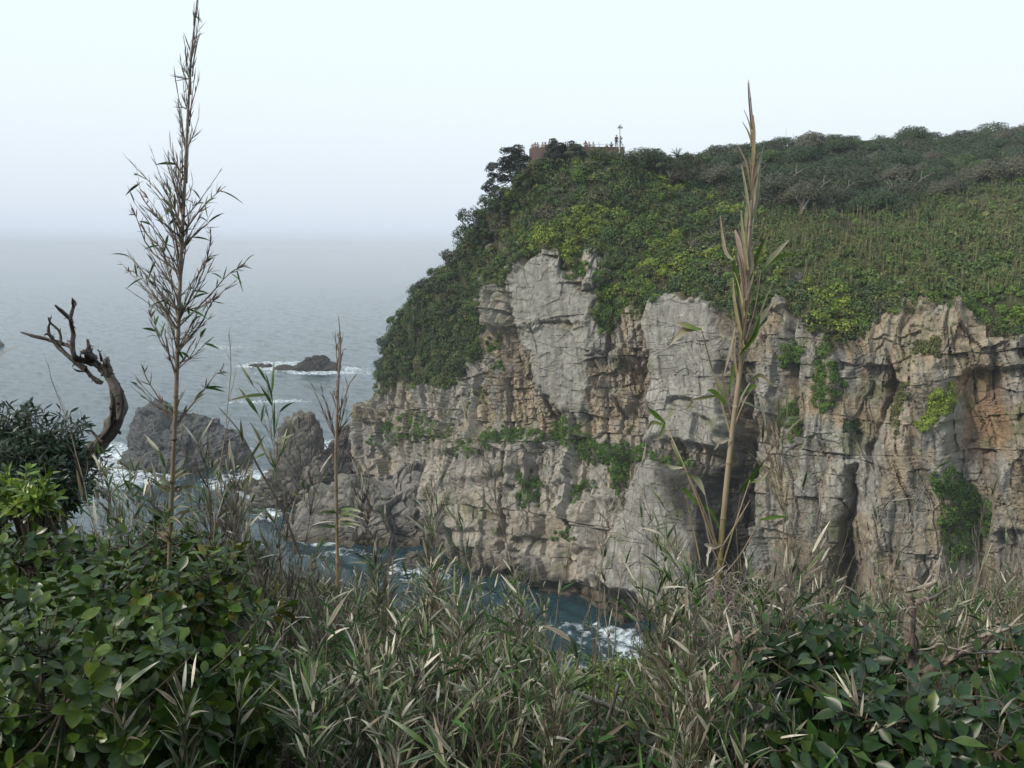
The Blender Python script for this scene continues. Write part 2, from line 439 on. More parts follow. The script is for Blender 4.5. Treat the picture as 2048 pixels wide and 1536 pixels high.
# features (outline in the photograph, metres out of the face, softness)
FEAT = [
 ([(1040, 525), (1095, 488), (1140, 560), (1195, 600), (1190, 650), (1100, 640), (1030, 660), (1020, 560)], 1.0, 9),
 ([(968, 568), (1003, 580), (1015, 650), (972, 655)], 1.1, 8),
 ([(1168, 500), (1182, 500), (1220, 530), (1212, 580), (1170, 575), (1165, 540)], 1.0, 8),
 ([(1035, 650), (1190, 645), (1182, 780), (1170, 850), (1080, 790), (1060, 720)], .9, 9),
 ([(975, 665), (1035, 655), (1060, 720), (1085, 795), (1165, 858), (960, 855), (955, 760)], -1.0, 20),
 ([(1238, 618), (1288, 602), (1298, 720), (1270, 745), (1236, 700)], 1.3, 10),
 ([(1292, 600), (1345, 588), (1440, 612), (1458, 700), (1468, 860), (1450, 905), (1290, 890), (1304, 720), (1286, 660)], 2.0, 16),
 ([(1345, 800), (1395, 798), (1405, 825), (1432, 862), (1438, 890), (1400, 890), (1395, 830), (1345, 815)], -1.0, 6),
 ([(1200, 700), (1290, 745), (1300, 870), (1230, 860), (1190, 800)], -.8, 18),
 ([(1215, 790), (1245, 770), (1262, 800), (1235, 830)], 1.2, 10),
 ([(1295, 903), (1400, 950), (1450, 985), (1440, 1255), (1180, 1165), (1232, 1050)], 2.4, 22),
 ([(1440, 870), (1500, 760), (1514, 860), (1516, 1000), (1510, 1270), (1400, 1290), (1412, 1000)], -5.0, 30),
 ([(1520, 600), (1575, 596), (1590, 680), (1570, 780), (1515, 860), (1515, 700)], 1.2, 16),
 ([(1510, 880), (1620, 880), (1690, 960), (1690, 1240), (1530, 1250), (1500, 1040)], 1.6, 30),
 ([(1615, 790), (1660, 800), (1650, 900), (1600, 890)], 1.3, 14),
 ([(1662, 722), (1805, 735), (1805, 792), (1672, 792)], -.9, 7),
 ([(1780, 700), (1800, 770), (1760, 860), (1748, 950), (1735, 900), (1770, 800)], -1.6, 10),
 ([(1822, 712), (1898, 700), (1912, 850), (1925, 1000), (1900, 1150), (1880, 1290), (1705, 1290), (1722, 1100), (1752, 880), (1795, 830)], 3.2, 34),
 ([(1850, 830), (1890, 820), (1915, 900), (1905, 950), (1860, 960), (1835, 900)], 1.4, 16),
 ([(1922, 750), (2000, 728), (2030, 860), (2005, 900), (1965, 965), (1918, 900)], -1.5, 26),
 ([(1690, 940), (1716, 930), (1708, 1080), (1728, 1220), (1690, 1240), (1682, 1100)], -2.6, 14),
 ([(1990, 940), (2060, 800), (2090, 1000), (2050, 1060), (1980, 1080)], 1.6, 24),
 ([(1930, 690), (2050, 670), (2060, 740), (1950, 745)], 1.5, 14),
 ([(1012, 985), (1078, 980), (1085, 1078), (1020, 1080)], 1.6, 9),
 ([(870, 992), (948, 980), (968, 1060), (885, 1062)], 1.2, 12),
 ([(1100, 880), (1150, 872), (1150, 950), (1105, 1000)], 1.4, 10),
 ([(950, 885), (1090, 870), (1080, 930), (960, 965), (860, 985)], 1.2, 14),
 ([(1000, 970), (1012, 970), (1012, 1100), (990, 1110)], -1.6, 6),
 ([(965, 1075), (1030, 1080), (1040, 1140), (960, 1150)], 1.4, 12), ([(1050, 1085), (1120, 1090), (1120, 1170), (1060, 1165)], 1.3, 12), ([(1130, 1010), (1190, 1000), (1180, 1100), (1130, 1110)], 1.2, 14),
 ([(1100, 1160), (1190, 1170), (1420, 1265), (1420, 1300), (1100, 1240)], -2.2, 14),
 ([(940, 1140), (1100, 1180), (1100, 1230), (940, 1180)], -1.2, 10),
 ([(740, 870), (860, 850), (1080, 860), (1140, 845), (1300, 890), (1310, 925), (1120, 905), (880, 915), (740, 905)], .5, 14),
 ([(1190, 1000), (1232, 1000), (1200, 1150), (1168, 1180)], -1.0, 10),
 ([(712, 815), (760, 800), (770, 850), (715, 845)], 1.4, 10),
]
rock = 1 - vegm
hoff = np.zeros(len(P0))
wx = X0 + 7 * vnoise(P0 / 1.6, 61) + 3 * vnoise(P0 / .6, 62); wy = Y0 + 7 * vnoise(P0 / 1.6, 63) + 3 * vnoise(P0 / .6, 64)
fd = []
for poly, h, soft in FEAT:
    d = sdf_poly(poly, wx, wy); fd.append(d)
    hoff += h * sstep(-soft * .35, soft, d)
slab = np.clip(sstep(0, 14, fd[0]) + sstep(0, 14, fd[3]) + sstep(0, 16, fd[6]) + sstep(0, 20, fd[10]) * 1.1, 0, 1)
rough_r = sstep(1480, 1560, X0)
lower = sstep(870, 930, Y0) * (1 - sstep(1200, 1300, X0))
# joint blocks (rotated so that bedding dips gently towards the sea)
ca, sa = math.cos(R(9)), math.sin(R(9))
q = np.stack((P0[:, 0] * ca + P0[:, 2] * sa, P0[:, 1], -P0[:, 0] * sa + P0[:, 2] * ca), 1)
q = q + .25 * np.stack((vnoise(P0 / 2.2, 71), vnoise(P0 / 2.2, 72), vnoise(P0 / 2.2, 73)), 1)
u = q[:, 0] * .75 - q[:, 1] * .66 + .08 * vnoise(P0 / .9, 76)
def bricks(u, v, w, h, seed, tilt=.6):
    """Rectangular joint blocks between bedding planes: (height of the block, distance to the joint in block widths)."""
    lv = v / h + .14 * vnoise(np.stack((u / (w * 3), v / (h * 3), u * 0), 1), seed + 1)
    k = np.floor(lv).astype(np.int64); zz = np.zeros_like(k)
    rk = h01(hsh(k, zz, zz, seed))
    lu = u / (w * (.6 + .9 * rk)) + rk * 17
    c = np.floor(lu).astype(np.int64)
    hh_ = hsh(k, c, zz, seed + 2); r1 = h01(hh_); r2 = h01(hh_ * np.uint32(69069) + np.uint32(5)); r3 = h01((hh_ >> np.uint32(4)) * np.uint32(22695477) + np.uint32(3))
    fu = lu - c; fv = lv - k
    return (r1 - .5) + tilt * ((r2 - .5) * (fu - .5) + (r3 - .5) * (fv - .5)), np.minimum(np.minimum(fu, 1 - fu), np.minimum(fv, 1 - fv) * h / w * 1.2), r2
ul = u + .16 * q[:, 2] + .5 * vnoise(P0 / 6.0, 77)                    # the joints lean a little
v1, e1 = blocks(q / np.array((4.2, 4.8, 8.5)), 1, 1.6)
v2, e2 = blocks(q / np.array((1.7, 2.0, 2.6)), 2, 1.4)
v3, e3 = blocks(q / np.array((.6, .8, .75)), 3, 1.0)
b0, g0, t0 = bricks(ul, q[:, 2], 3.4, 9.0, 10, 2.0)
b1, g1, t1 = bricks(ul, q[:, 2], 1.9, 4.2, 11, 2.0)
b2, g2, t2 = bricks(u, q[:, 2], 1.0, .55, 12, .7)
b3, g3, t3 = bricks(ul, q[:, 2], .7, 1.3, 13, 1.6)
big = fbm(P0 / 9.0, 3, 81)
wb = sstep(-.3, .25, vnoise(P0 / 7.0, 83)) * (1 - .85 * rough_r) * (1 - .5 * lower)      # where bedded blocks rule over broken facets
v4, e4 = blocks(q / np.array((.85, 1.0, 1.9)), 4, 1.3)
def joints(ang, gap, seed, keep=.0, width=.08):
    """Long fine joints in the stone: 1 on the crack, 0 away from it."""
    c_, s_ = math.cos(R(ang)), math.sin(R(ang))
    a_ = u * c_ + q[:, 2] * s_; b_ = -u * s_ + q[:, 2] * c_
    b_ = b_ + gap * .22 * vnoise(np.stack((a_ / (gap * 3.2), b_ / (gap * 5), a_ * 0), 1), seed) + .05 * vnoise(np.stack((a_ / .7, b_ / 2, a_ * 0), 1), seed + 1)
    k = np.floor(b_ / gap); off = h01(hsh(k.astype(np.int64), np.zeros(len(k), np.int64), np.zeros(len(k), np.int64), seed)) * .7 + .15
    d = np.abs(b_ / gap - k - off) * gap
    pres = sstep(keep, keep + .15, vnoise(np.stack((a_ / (gap * 2.5), k, a_ * 0), 1), seed + 2))
    return (1 - sstep(width * .3, width, d)) * pres
jt = np.maximum.reduce((joints(-7, 2.6, 401, .15, .05), joints(5, 3.9, 404, .15, .05), joints(-24, 7.0, 407, .15, .05), joints(84, 5.2, 410, .1, .05), joints(-3, 1.1, 416, .45, .045)))
midt = sdf_poly([(960, 660), (1040, 640), (1090, 780), (1175, 850), (1240, 700), (1300, 720), (1310, 870), (1180, 880), (950, 860)], wx, wy)
am = rock * (1 - .9 * slab); fine = (1 - .55 * lower) * (1 - .45 * rough_r); vert = vnoise(np.stack((u / 1.5, q[:, 1] / 4, q[:, 2] / 13), 1), 98) + .5 * vnoise(np.stack((u / .6, q[:, 1] / 2, q[:, 2] / 5), 1), 97)
disp = hoff * rock + am * (.8 * v1 + 1.5 * b0 * (1 - .4 * rough_r) + (.95 - .45 * rough_r) * b1 + (.55 * (1 - wb) * v2 + .42 * b3 * (1 - .6 * wb) + .36 * b2 * sstep(-30, 30, midt) * (1 - rough_r) + .16 * v3 + .25 * v4) * fine + rough_r * .9 * vert) + rock * slab * (.16 * b1 + .10 * v2 + .05 * b2) + rock * (.45 * big)
disp -= am * fine * (.4 * (1 - sstep(0, .022, g0)) + .26 * (1 - sstep(0, .035, g1)) + .15 * (1 - wb) * (1 - sstep(0, .05, e2)) + .10 * sstep(-30, 30, midt) * (1 - sstep(0, .06, g2)) + .12 * (1 - wb) * (1 - sstep(0, .07, g3)))
disp -= rock * .10 * jt * (.4 + .6 * slab)
disp += rock * (.05 + .06 * rough_r) * fbm(P0 / .5, 3, 91)
rib = vnoise(q / np.array((1.3, 1.3, 9.0)), 99)
disp += rock * rough_r * .3 * rib
disp += vegm * (.9 * fbm(P0 / 6.0, 3, 101))
edge = sstep(0, 6, np.minimum(tt, 400))            # keep the sunk foot still
H = P0 + N0 * (disp * edge)[:, None]
# rock colours (stains keep to the stone: bedding, joints, seepage and the wet foot; the cleft is painted darker too)
grey = np.array((.235, .232, .215)); tan = np.array((.26, .222, .168)); pale = np.array((.31, .285, .25)); ochre = np.array((.24, .205, .15)); rust = np.array((.24, .15, .085))
cn = fbm(P0 / 4.0, 4, 111); cn2 = fbm(q / np.array((1.0, 1.0, 3.5)), 4, 112)
C = np.broadcast_to(grey, P0.shape).copy()
def tint(col, m):
    global C
    m = np.clip(m, 0, 1)[:, None]; C = C * (1 - m) + np.asarray(col) * m
tint(tan, (1 - slab) * sstep(-.1, .5, cn + .15 + .3 * cn2) * .8)
tint(pale, lower * (1 - slab) * sstep(-.3, .35, cn2 + .15) * .75)
tint(ochre, rough_r * sstep(-.25, .45, cn + .3 * cn2) * .75)
tint(tan * 1.05, rough_r * sstep(.05, .5, cn2) * .5)
alc = sdf_poly([(1915, 750), (2000, 725), (2040, 860), (2010, 910), (1965, 965), (1910, 900)], wx, wy)
tint(rust, sstep(-12, 25, alc) * sstep(-.5, .3, cn2 + .1) * .7)
mid_tan = sdf_poly([(960, 660), (1040, 640), (1090, 780), (1175, 850), (1240, 700), (1300, 720), (1310, 870), (1180, 880), (950, 860)], wx, wy)
tint((.285, .23, .165), (1 - slab) * sstep(-20, 30, mid_tan) * sstep(-.3, .4, cn2 + .2) * .7)
tint(rust, sstep(.3, .55, cn2) * (1 - slab) * .35 * sstep(900, 840, Y0))
tint((.31, .30, .275), slab * sstep(.1, .5, cn2) * .5)
tint((.175, .17, .16), sstep(-10, 20, fd[10]) * sstep(.2, -.3, cn2) * .6)
sn = 0
seep_cleft_dark = [[(1330, 960), (1400, 935), (1520, 900), (1530, 1060), (1500, 1290), (1395, 1290), (1385, 1080)], [(1455, 640), (1480, 610), (1500, 760), (1505, 900), (1450, 900)], [(1640, 1050), (1700, 960), (1730, 1230), (1640, 1240)], [(1660, 770), (1800, 775), (1800, 795), (1665, 795)], [(1560, 1100), (1620, 1080), (1600, 1240), (1540, 1240)], [(1345, 850), (1300, 1000), (1370, 1060), (1400, 900)]]
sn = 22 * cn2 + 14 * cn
for k, (poly, st) in enumerate(zip(seep_cleft_dark, (.97, .5, .55, .6, .45, .3))):
    tint((.03, .029, .027), sstep(-18, 22, sdf_poly(poly, wx, wy) + sn) * st)  # seepage stains; the cleft's darkness is deepened in the colour too
tint((.06, .052, .042), (1 - sstep(1.6, 4.2, P0[:, 2] + 1.6 * cn)) * .9)
tint((.085, .075, .06), rock * (1 - slab) * ((1 - sstep(0, .02, g0)) * .6 + (1 - sstep(0, .03, g1)) * .35 + (1 - sstep(0, .07, g2)) * .2 * sstep(-30, 30, midt)) + rock * jt * (.2 + .25 * slab))
stre = fbm(np.stack((u / .55, P0[:, 2] / 7.0, u * 0), 1), 4, 133)
tint((.12, .115, .105), rock * slab * sstep(.12, .5, stre) * .55)
tint((.13, .115, .09), rock * (1 - slab) * sstep(.2, .55, stre) * .4)
tint((.10, .115, .05), rock * sstep(.22, .5, fbm(P0 / 2.0, 4, 121)) * sstep(0.0, .5, N0[:, 2] * .6 + .35) * .55)
tint((.045, .05, .025), vegm)
C *= (1 + .16 * fbm(P0 / .5, 3, 131))[:, None] * (1 + .08 * v2 + .18 * (t1 - .5) + .16 * (t0 - .5) + .10 * rough_r * vert)[:, None]
C = np.clip(C * np.array((1.12, 1.11, 1.10)), .01, .8)

m, nt, out = new_mat('cliff_rock')
co = objco(nt)
f1 = noise(nt, co, 1.3, 6, .65); f2 = noise(nt, scaled(nt, co, (1, 1, .35)), 3.2, 5, .6)
c = mix(nt, attr(nt, 'Col').outputs['Color'], ramp(nt, f1, ((.3, .72), (.7, 1.25))), 1.0, 'MULTIPLY')
c = mix(nt, c, ramp(nt, f2, ((.3, (.82, .8, .78)), (.7, (1.16, 1.15, 1.12)))), 1.0, 'MULTIPLY')
f3 = noise(nt, scaled(nt, co, (1, 1, 1.6)), 7.0, 5, .7)
c = mix(nt, c, ramp(nt, f3, ((.3, .8), (.7, 1.2))), 1.0, 'MULTIPLY')
b = N(nt, 'ShaderNodeBsdfPrincipled'); ln(nt, c, b.inputs['Base Color']); b.inputs['Roughness'].default_value = .9; b.inputs['Specular IOR Level'].default_value = .2
hh = mth(nt, 'ADD', mth(nt, 'MULTIPLY', f1, .5), mth(nt, 'MULTIPLY', f3, .3)); hh = mth(nt, 'ADD', hh, mth(nt, 'MULTIPLY', f2, .3))
ln(nt, bump(nt, hh, 1.0, .3), b.inputs['Normal']); ln(nt, b.outputs[0], out.inputs[0])
M_ROCK = m

def grid_quads(ns, nt_, flip=False):
    i = np.arange(ns - 1)[:, None] * nt_; j = np.arange(nt_ - 1)[None, :]
    Q = np.stack((i + j, i + nt_ + j, i + nt_ + j + 1, i + j + 1), -1).reshape(-1, 4)
    return Q[:, ::-1] if flip else Q
HQ = grid_quads(NS, NT)
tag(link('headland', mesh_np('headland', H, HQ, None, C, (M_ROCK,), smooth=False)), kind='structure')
HG = H.reshape(NS, NT, 3); HGN = grid_normals(HG)
if (HGN * HN).sum() < 0: HGN = -HGN
HFN = HGN.reshape(-1, 3)
HX, HY = to_px(H)

# ------------------------------------------------------------------ rock masses standing in the sea
def superq(D, o, c, rad, p, yaw=0, pitch=0):
    q = D - np.asarray(c)
    ca, sa = math.cos(yaw), math.sin(yaw)
    x = q[..., 0] * ca + q[..., 1] * sa; y = -q[..., 0] * sa + q[..., 1] * ca; z = q[..., 2]
    cb, sb = math.cos(pitch), math.sin(pitch)
    x, z = x * cb + z * sb, -x * sb + z * cb
    return (np.abs(x / rad[0]) ** p + np.abs(y / rad[1]) ** p + np.abs(z / rad[2]) ** p) ** (1 / p) - 1

def rock_blob(name, base, parts, rmax, col, n=(240, 150), bl=(2.2, 1.2), amp=(.8, .4, .2), seed=5, dark=(.05, .05, .048), wet=1.2, slant=0, colvar=.25):
    """A rock: the outer hull of a few rounded masses seen from its middle, broken into joint blocks. base: point on the water."""
    th = np.linspace(0, 2 * math.pi, n[0], endpoint=False); ph = np.linspace(-.28, math.pi / 2, n[1])
    T, Ph = np.meshgrid(th, ph, indexing='ij')
    D = np.stack((np.cos(Ph) * np.cos(T), np.cos(Ph) * np.sin(T), np.sin(Ph)), -1)
    r = np.zeros(T.shape)
    for s in np.linspace(.01, 1, 110) * rmax:
        f = np.min([superq(D * s, 0, *pp) for pp in parts], axis=0)
        r = np.where(f < 0, s, r)
    for _ in range(2): r[:, :] = (r + np.roll(r, 1, 0) + np.roll(r, -1, 0)) / 3
    V = (D * r[..., None]).reshape(-1, 3)
    nr = norm(V)
    a = slant
    q = np.stack((V[:, 0] * math.cos(a) + V[:, 2] * math.sin(a), V[:, 1], -V[:, 0] * math.sin(a) + V[:, 2] * math.cos(a)), 1)
    q = q + .3 * np.stack((vnoise(V / 1.5, seed), vnoise(V / 1.5, seed + 1), vnoise(V / 1.5, seed + 2)), 1)
    v1, e1 = blocks(q / np.array((bl[0], bl[0], bl[0] * 1.3)), seed + 3, 1.7); v2, e2 = blocks(q / np.array((bl[1], bl[1], bl[1] * .7)), seed + 4, 1.6)
    taper = sstep(0, .12, (math.pi / 2 - Ph.ravel())) * .7 + .3
    d = taper * (amp[0] * v1 + amp[1] * v2 - .3 * amp[0] * (1 - sstep(0, .12, e1)) - .3 * amp[1] * (1 - sstep(0, .15, e2)) + amp[2] * fbm(V / .9, 4, seed + 6))
    V = V + nr * d[:, None]
    C = np.broadcast_to(np.asarray(col, float), V.shape).copy()
    m = (1 - sstep(.3 * wet, 1.4 * wet, V[:, 2] + .5 * fbm(V / 1.5, 3, seed + 8)))[:, None] * .85
    C = C * (1 - m) + np.asarray(dark) * m
    C *= (1 + colvar * fbm(V / 2.0, 4, seed + 9) + .2 * v2)[:, None]
    nt_ = n[1]; i = np.arange(n[0])[:, None]; i2 = (i + 1) % n[0]; j = np.arange(nt_ - 1)[None, :]
    Q = np.stack((i * nt_ + j, i2 * nt_ + j, i2 * nt_ + j + 1, i * nt_ + j + 1), -1).reshape(-1, 4)
    me = mesh_np(name, V, Q, None, np.clip(C, .01, .8), (M_ROCK,), smooth=False)
    return link(name, me, None, base)

GREY = (.20, .195, .185); DK = (.085, .08, .075); BRN = (.15, .125, .10)
bb = on_z(375, 940); bb[1] += 6; bb[0] *= bb[1] / (bb[1] - 6)
o = rock_blob('sea_boulder', bb, [((-5.5, 0, 3.0), (5.0, 6, 10.0), 2.6), ((1, 0, 2), (8, 7, 8.6), 2.0), ((6.5, -1, 0.5), (7.5, 6, 7), 2.0), ((-9, -1, 0), (4, 5, 3.5), 2.2), ((0, -5, 0), (8, 4, 4.5), 2.2)], 18, (.098, .10, .104), seed=11, amp=(.9, .45, .25), bl=(3.2, 1.4))
tag(o, 'broad humped grey sea boulder with surf along its foot, beyond the dead snag', 'rock')
sb_ = on_z(602, 1005); sb_[1] += 3; 
o = rock_blob('sea_stack', sb_, [((-.6, 0, 5), (3.8, 3.6, 9.2), 4), ((.6, .5, 7), (2.8, 3.0, 8.6), 2.6), ((3.8, -1, 2), (3.4, 4, 6.5), 3.4), ((-4.6, -1, 0), (3.0, 4, 5.2), 3), ((7.2, -2, 0), (3.2, 3, 3.8), 2.8), ((-2.5, -4, 0), (6, 3, 5), 2.8)], 22, (.155, .145, .13), n=(300, 220), seed=23, amp=(1.3, .8, .12), bl=(2.6, 1.3), slant=.25)
tag(o, 'tall blocky sea stack with a rounded top standing off the headland', 'rock')
ib = on_z(622, 744); ib[1] += 5
o = rock_blob('skerry', ib, [((.5, 0, .6), (5.6, 4, 4.2), 2.4, 0, .22), ((4.5, 0, -.5), (5.2, 4, 3.2), 2.0, 0, .3), ((-4.5, 0, .4), (2.6, 3, 2.2), 3.0, 0, .2), ((-8.5, 0, -.3), (4.2, 2, 1.4), 2.2, 0, .25), ((-12, 0.5, .2), (2.6, 1.8, 2.0), 2.0, 0, .1)], 18, (.06, .056, .053), seed=31, amp=(.8, .5, .15), bl=(2.0, .9), slant=-.35)
tag(o, 'dark slanting skerry ringed with white surf out at sea', 'rock')
for k, (px, py, s) in enumerate(((505, 733, .9), (516, 733, 1.25), (534, 734, 1.1))):
    p = on_z(px, py)
    o = rock_blob('wave_washed_rock', p, [((0, 0, 0), (1.9 * s, 1.5, 1.0 * s), 2.2, .2 * k, .2)], 4, (.1, .085, .075), n=(60, 30), seed=40 + k, amp=(.4, .2, .1), bl=(1.2, .6))
    tag(o, ['low brown rock awash, outermost of three beside the skerry', 'peaked brown rock awash, middle of three beside the skerry', 'low brown rock awash, innermost of three beside the skerry'][k], 'rock', 'rocks awash beside the skerry')
o = rock_blob('wave_washed_rock', on_z(-4, 692), [((0, 0, 0), (2.6, 2, 2.4), 2.2)], 4, (.16, .15, .14), n=(60, 30), seed=47)
tag(o, 'lone rock out at sea cut off by the left border of the picture', 'rock')
for k, (px, py, s, l) in enumerate(((488, 978, 1.5, 'weed-topped rock in the surf between boulder and stack'), (520, 985, 1.2, 'dark wedge of rock in the surf at the foot of the sea stack'), (528, 972, .9, 'small dark rock touching the seaward foot of the stack'))):
    o = rock_blob('surf_rock', on_z(px, py), [((0, 0, -.1), (2.3 * s, 1.6 * s, 1.2 * s), 2.2, .3, .15)], 5, (.075, .08, .05) if k == 0 else (.09, .085, .08), n=(80, 40), seed=50 + k, amp=(.5, .25, .12), bl=(1.4, .7))
    tag(o, l, 'rock', 'rocks in the surf round the sea stack')
# tumbled boulders under the seaward tip
tip = [(700, 905, 3.2, 5.5), (722, 925, 2.6, 4.2), (690, 935, 2.5, 3.2), (712, 950, 2.2, 2.8), (735, 962, 2.4, 3.0), (738, 985, 1.9, 1.9), (720, 1000, 1.4, 1.2), (676, 905, 2.4, 2.8), (748, 940, 2.4, 3.6), (668, 930, 1.6, 1.4)]
tl = ['large dark boulder highest of the tumble under the headland tip', 'dark boulder second from the cliff foot in the tumble under the tip', 'dark boulder at the water edge in the tumble under the tip', 'black cracked boulder in the middle of the tumble under the tip', 'dark boulder wedged against the pale cliff foot under the tip', 'small boulder by the narrow inlet under the headland tip', 'smallest boulder lying in the inlet beside the rock shelf', 'seaward boulder beyond the tumble under the headland tip', 'dark block leaning on the cliff foot above the inlet', 'low outermost boulder of the tumble beside the sea stack']
for k, (px, py, s, h) in enumerate(tip):
    p = on_z(px, py)
    o = rock_blob('tumbled_boulder', p, [((0, 0, 0), (s, s * .9, h), 2.6, k * .7, .1), ((s * .5, -.3, 0), (s * .8, s * .8, h * .6), 2.4)], 8, (.085, .075, .07), n=(90, 50), seed=60 + k, amp=(.8, .4, .15), bl=(1.8, .8), wet=2)
    tag(o, tl[k], 'boulder', 'boulders tumbled under the headland tip')
# the grey rock shelf running out in front of the headland
sp = on_z(770, 1100); 
o = rock_blob('rock_shelf', sp + np.array((0, 8.5, 0)), [((-1, 0, 0), (13.5, 6.5, 7.2), 3.0, 0, -.14), ((8, 1.5, 2.0), (9, 7, 9.0), 3.0, 0, -.14), ((-8, -1, -.5), (8, 5, 5.6), 3, 0, -.1), ((-12.5, -2, 0), (4, 4, 4.4), 2.4)], 26, (.17, .162, .148), n=(420, 170), seed=83, amp=(2.2, .8, .12), bl=(4.2, 2.0), wet=1.8, dark=(.10, .085, .06), slant=.15)
tag(o, kind='structure')
# boulders in the cove
for k, (px, py, s) in enumerate(((1335, 1292, 1.3), (1300, 1280, .9), (830, 1128, 1.6), (862, 1124, 1.2))):
    o = rock_blob('cove_boulder', on_z(px, py), [((0, 0, 0), (s * 1.4, s, s), 2.3, k)], 4, (.10, .09, .075), n=(70, 36), seed=90 + k, amp=(.4, .25, .1), bl=(1.2, .6))
    tag(o, ['low dark boulder in the foam of the cove by the cliff foot', 'smaller dark boulder beside the foam under the cliff', 'rounded boulder at the cliff foot beside the rock shelf', 'boulder tucked behind the rounded one at the cliff foot'][k], 'boulder', 'boulders at the cliff foot')

# ------------------------------------------------------------------ sea
nr_, nc_ = 620, 460
yy = np.concatenate((np.linspace(-300, 28, 24), np.geomspace(30, 900, nr_ - 60)[0:], np.geomspace(960, 16000, 36)))
nr_ = len(yy)
xx = np.linspace(-1.05, 1.05, nc_)
SX = xx[None, :] * (np.maximum(np.abs(yy), 60)[:, None] * .95 + 8); SX[:, 0] *= 3; SX[:, -1] *= 3
SY = np.broadcast_to(yy[:, None], SX.shape)
P2 = np.stack((SX, SY, np.zeros_like(SX)), -1).reshape(-1, 3)
z = np.zeros(len(P2)); g = np.random.default_rng(3)
for k in range(26):
    lam = 2.6 * 1.13 ** k if k < 18 else g.uniform(3, 12)
    a = R(-150 + g.normal() * 28); kx, ky = math.cos(a) * 2 * math.pi / lam, math.sin(a) * 2 * math.pi / lam
    s = np.sin(P2[:, 0] * kx + P2[:, 1] * ky + g.uniform(0, 6.28) + 1.5 * vnoise(P2 / (lam * 5), 200 + k))
    fade = 1 - sstep(lam * 55, lam * 130, np.abs(P2[:, 1]))
    z += .020 * lam ** .5 * (1 - np.abs(s)) * 1.6 * fade
z -= z.mean()
# surf: where swell breaks against rock
foam = np.zeros(len(P2))
def surf(x, y, r, s=1.0, sx=1.0):
    global foam
    d = np.hypot((P2[:, 0] - x) / sx, P2[:, 1] - y)
    foam = np.maximum(foam, s * (1 - sstep(r * .45, r, d)))
def surf_px(px, py, r, s=1.0, sx=1.0):
    p = on_z(px, py); surf(p[0], p[1], r, s, sx)
for px, py, r, s, sx in ((585, 736, 12, 1, 1.5), (530, 732, 9, .95, 1.8), (640, 745, 9, .9, 2.2), (690, 738, 8, .8, 1.5), (560, 728, 10, .8, 2), (560, 745, 8, .5, 2),
        (220, 925, 16, 1, 1.2), (260, 955, 11, .9, 1.3), (180, 900, 10, .8, 1.5), (455, 960, 7, .75, 1), (490, 965, 9, 1, 1.2), (520, 985, 7, .95, 1), (505, 950, 6, .7, 1.2), (545, 1010, 5, .9, 1), (470, 930, 6, .6, 1), (480, 900, 5, .6, 1),
        (545, 1030, 4, .8, 1), (660, 890, 7, .85, 1), (668, 905, 6, .8, 1), (700, 990, 4, .9, 1.2), (720, 1005, 4.5, .95, 1.2), (690, 960, 4, .7, 1), (645, 1085, 3, .7, 2.0), (690, 1105, 3, .7, 2), (740, 1112, 2.5, .6, 2), (820, 1140, 5, .9, 1.2), (850, 1140, 4, .9, 1), (800, 1160, 6, .5, 1.2), (880, 1150, 4, .8, 1.2),
        (1000, 1190, 3, .5, 1.5), (1150, 1262, 4, .55, 1.4), (1195, 1262, 3.5, .75, 1.5), (1240, 1275, 4, .95, 1.2), (1285, 1283, 3.5, 1, 1.2), (1270, 1310, 4.5, 1, 1), (1230, 1335, 4.5, .95, 1), (1170, 1342, 3.0, .75, 1.2), (1310, 1330, 5, 1, 1), (1200, 1290, 5, .5, 1), (1420, 1310, 8, .9, 1),
        (395, 695, 16, .55, 2.2), (440, 690, 10, .4, 3), (545, 803, 4, .75, 4.0), (500, 806, 3, .6, 4.0), (580, 800, 2.5, .5, 3), (720, 745, 8, .6, 2), (740, 745, 6, .5, 1.5), (350, 640, 14, .25, 4), (620, 705, 12, .3, 3)):
    surf_px(px, py, r * (.8 if py > 1100 else 1), s * (.8 if py > 1100 else 1), sx)
swirl = .5 + .5 * fbm(P2 / np.array((5.0, 3.0, 3.0)), 4, 300)
foam = np.clip(foam, 0, 1)
P2[:, 2] = z + foam * .25 * fbm(P2 / 1.2, 3, 310)
m, nt, out = new_mat('sea_water')
co = objco(nt)
fa = attr(nt, 'foam').outputs['Fac']
wn = N(nt, 'ShaderNodeTexNoise'); wn.inputs['Scale'].default_value = .35; wn.inputs['Detail'].default_value = 3; ln(nt, co, wn.inputs['Vector'])
dv = N(nt, 'ShaderNodeVectorMath', operation='MULTIPLY_ADD'); ln(nt, wn.outputs['Color'], dv.inputs[0]); dv.inputs[1].default_value = (3.5, 3.5, 0); ln(nt, co, dv.inputs[2])
fn = noise(nt, dv.outputs[0], .9, 6, .68)
fv = N(nt, 'ShaderNodeTexVoronoi', feature='DISTANCE_TO_EDGE'); fv.inputs['Scale'].default_value = .55; ln(nt, dv.outputs[0], fv.inputs['Vector'])
lace = ramp(nt, fv.outputs['Distance'], ((0.0, 1), (.16, 0)))
fm = mth(nt, 'ADD', mth(nt, 'MULTIPLY', fa, .72), mth(nt, 'MULTIPLY', mth(nt, 'SUBTRACT', fn, .5), 2.6))
fm = mth(nt, 'ADD', fm, mth(nt, 'MULTIPLY', lace, mth(nt, 'MULTIPLY', fa, .35)))
fmask = mth(nt, 'MULTIPLY', ramp(nt, fm, ((.42, 0), (1.0, 1))), ramp(nt, fa, ((.03, 0), (.2, 1))))
big = noise(nt, scaled(nt, co, (.3, 1, 1)), .012, 4, .6)
wc = mix(nt, (.010, .033, .040), (.018, .046, .060), big)
cc = mix(nt, wc, (.62, .68, .72), fmask)
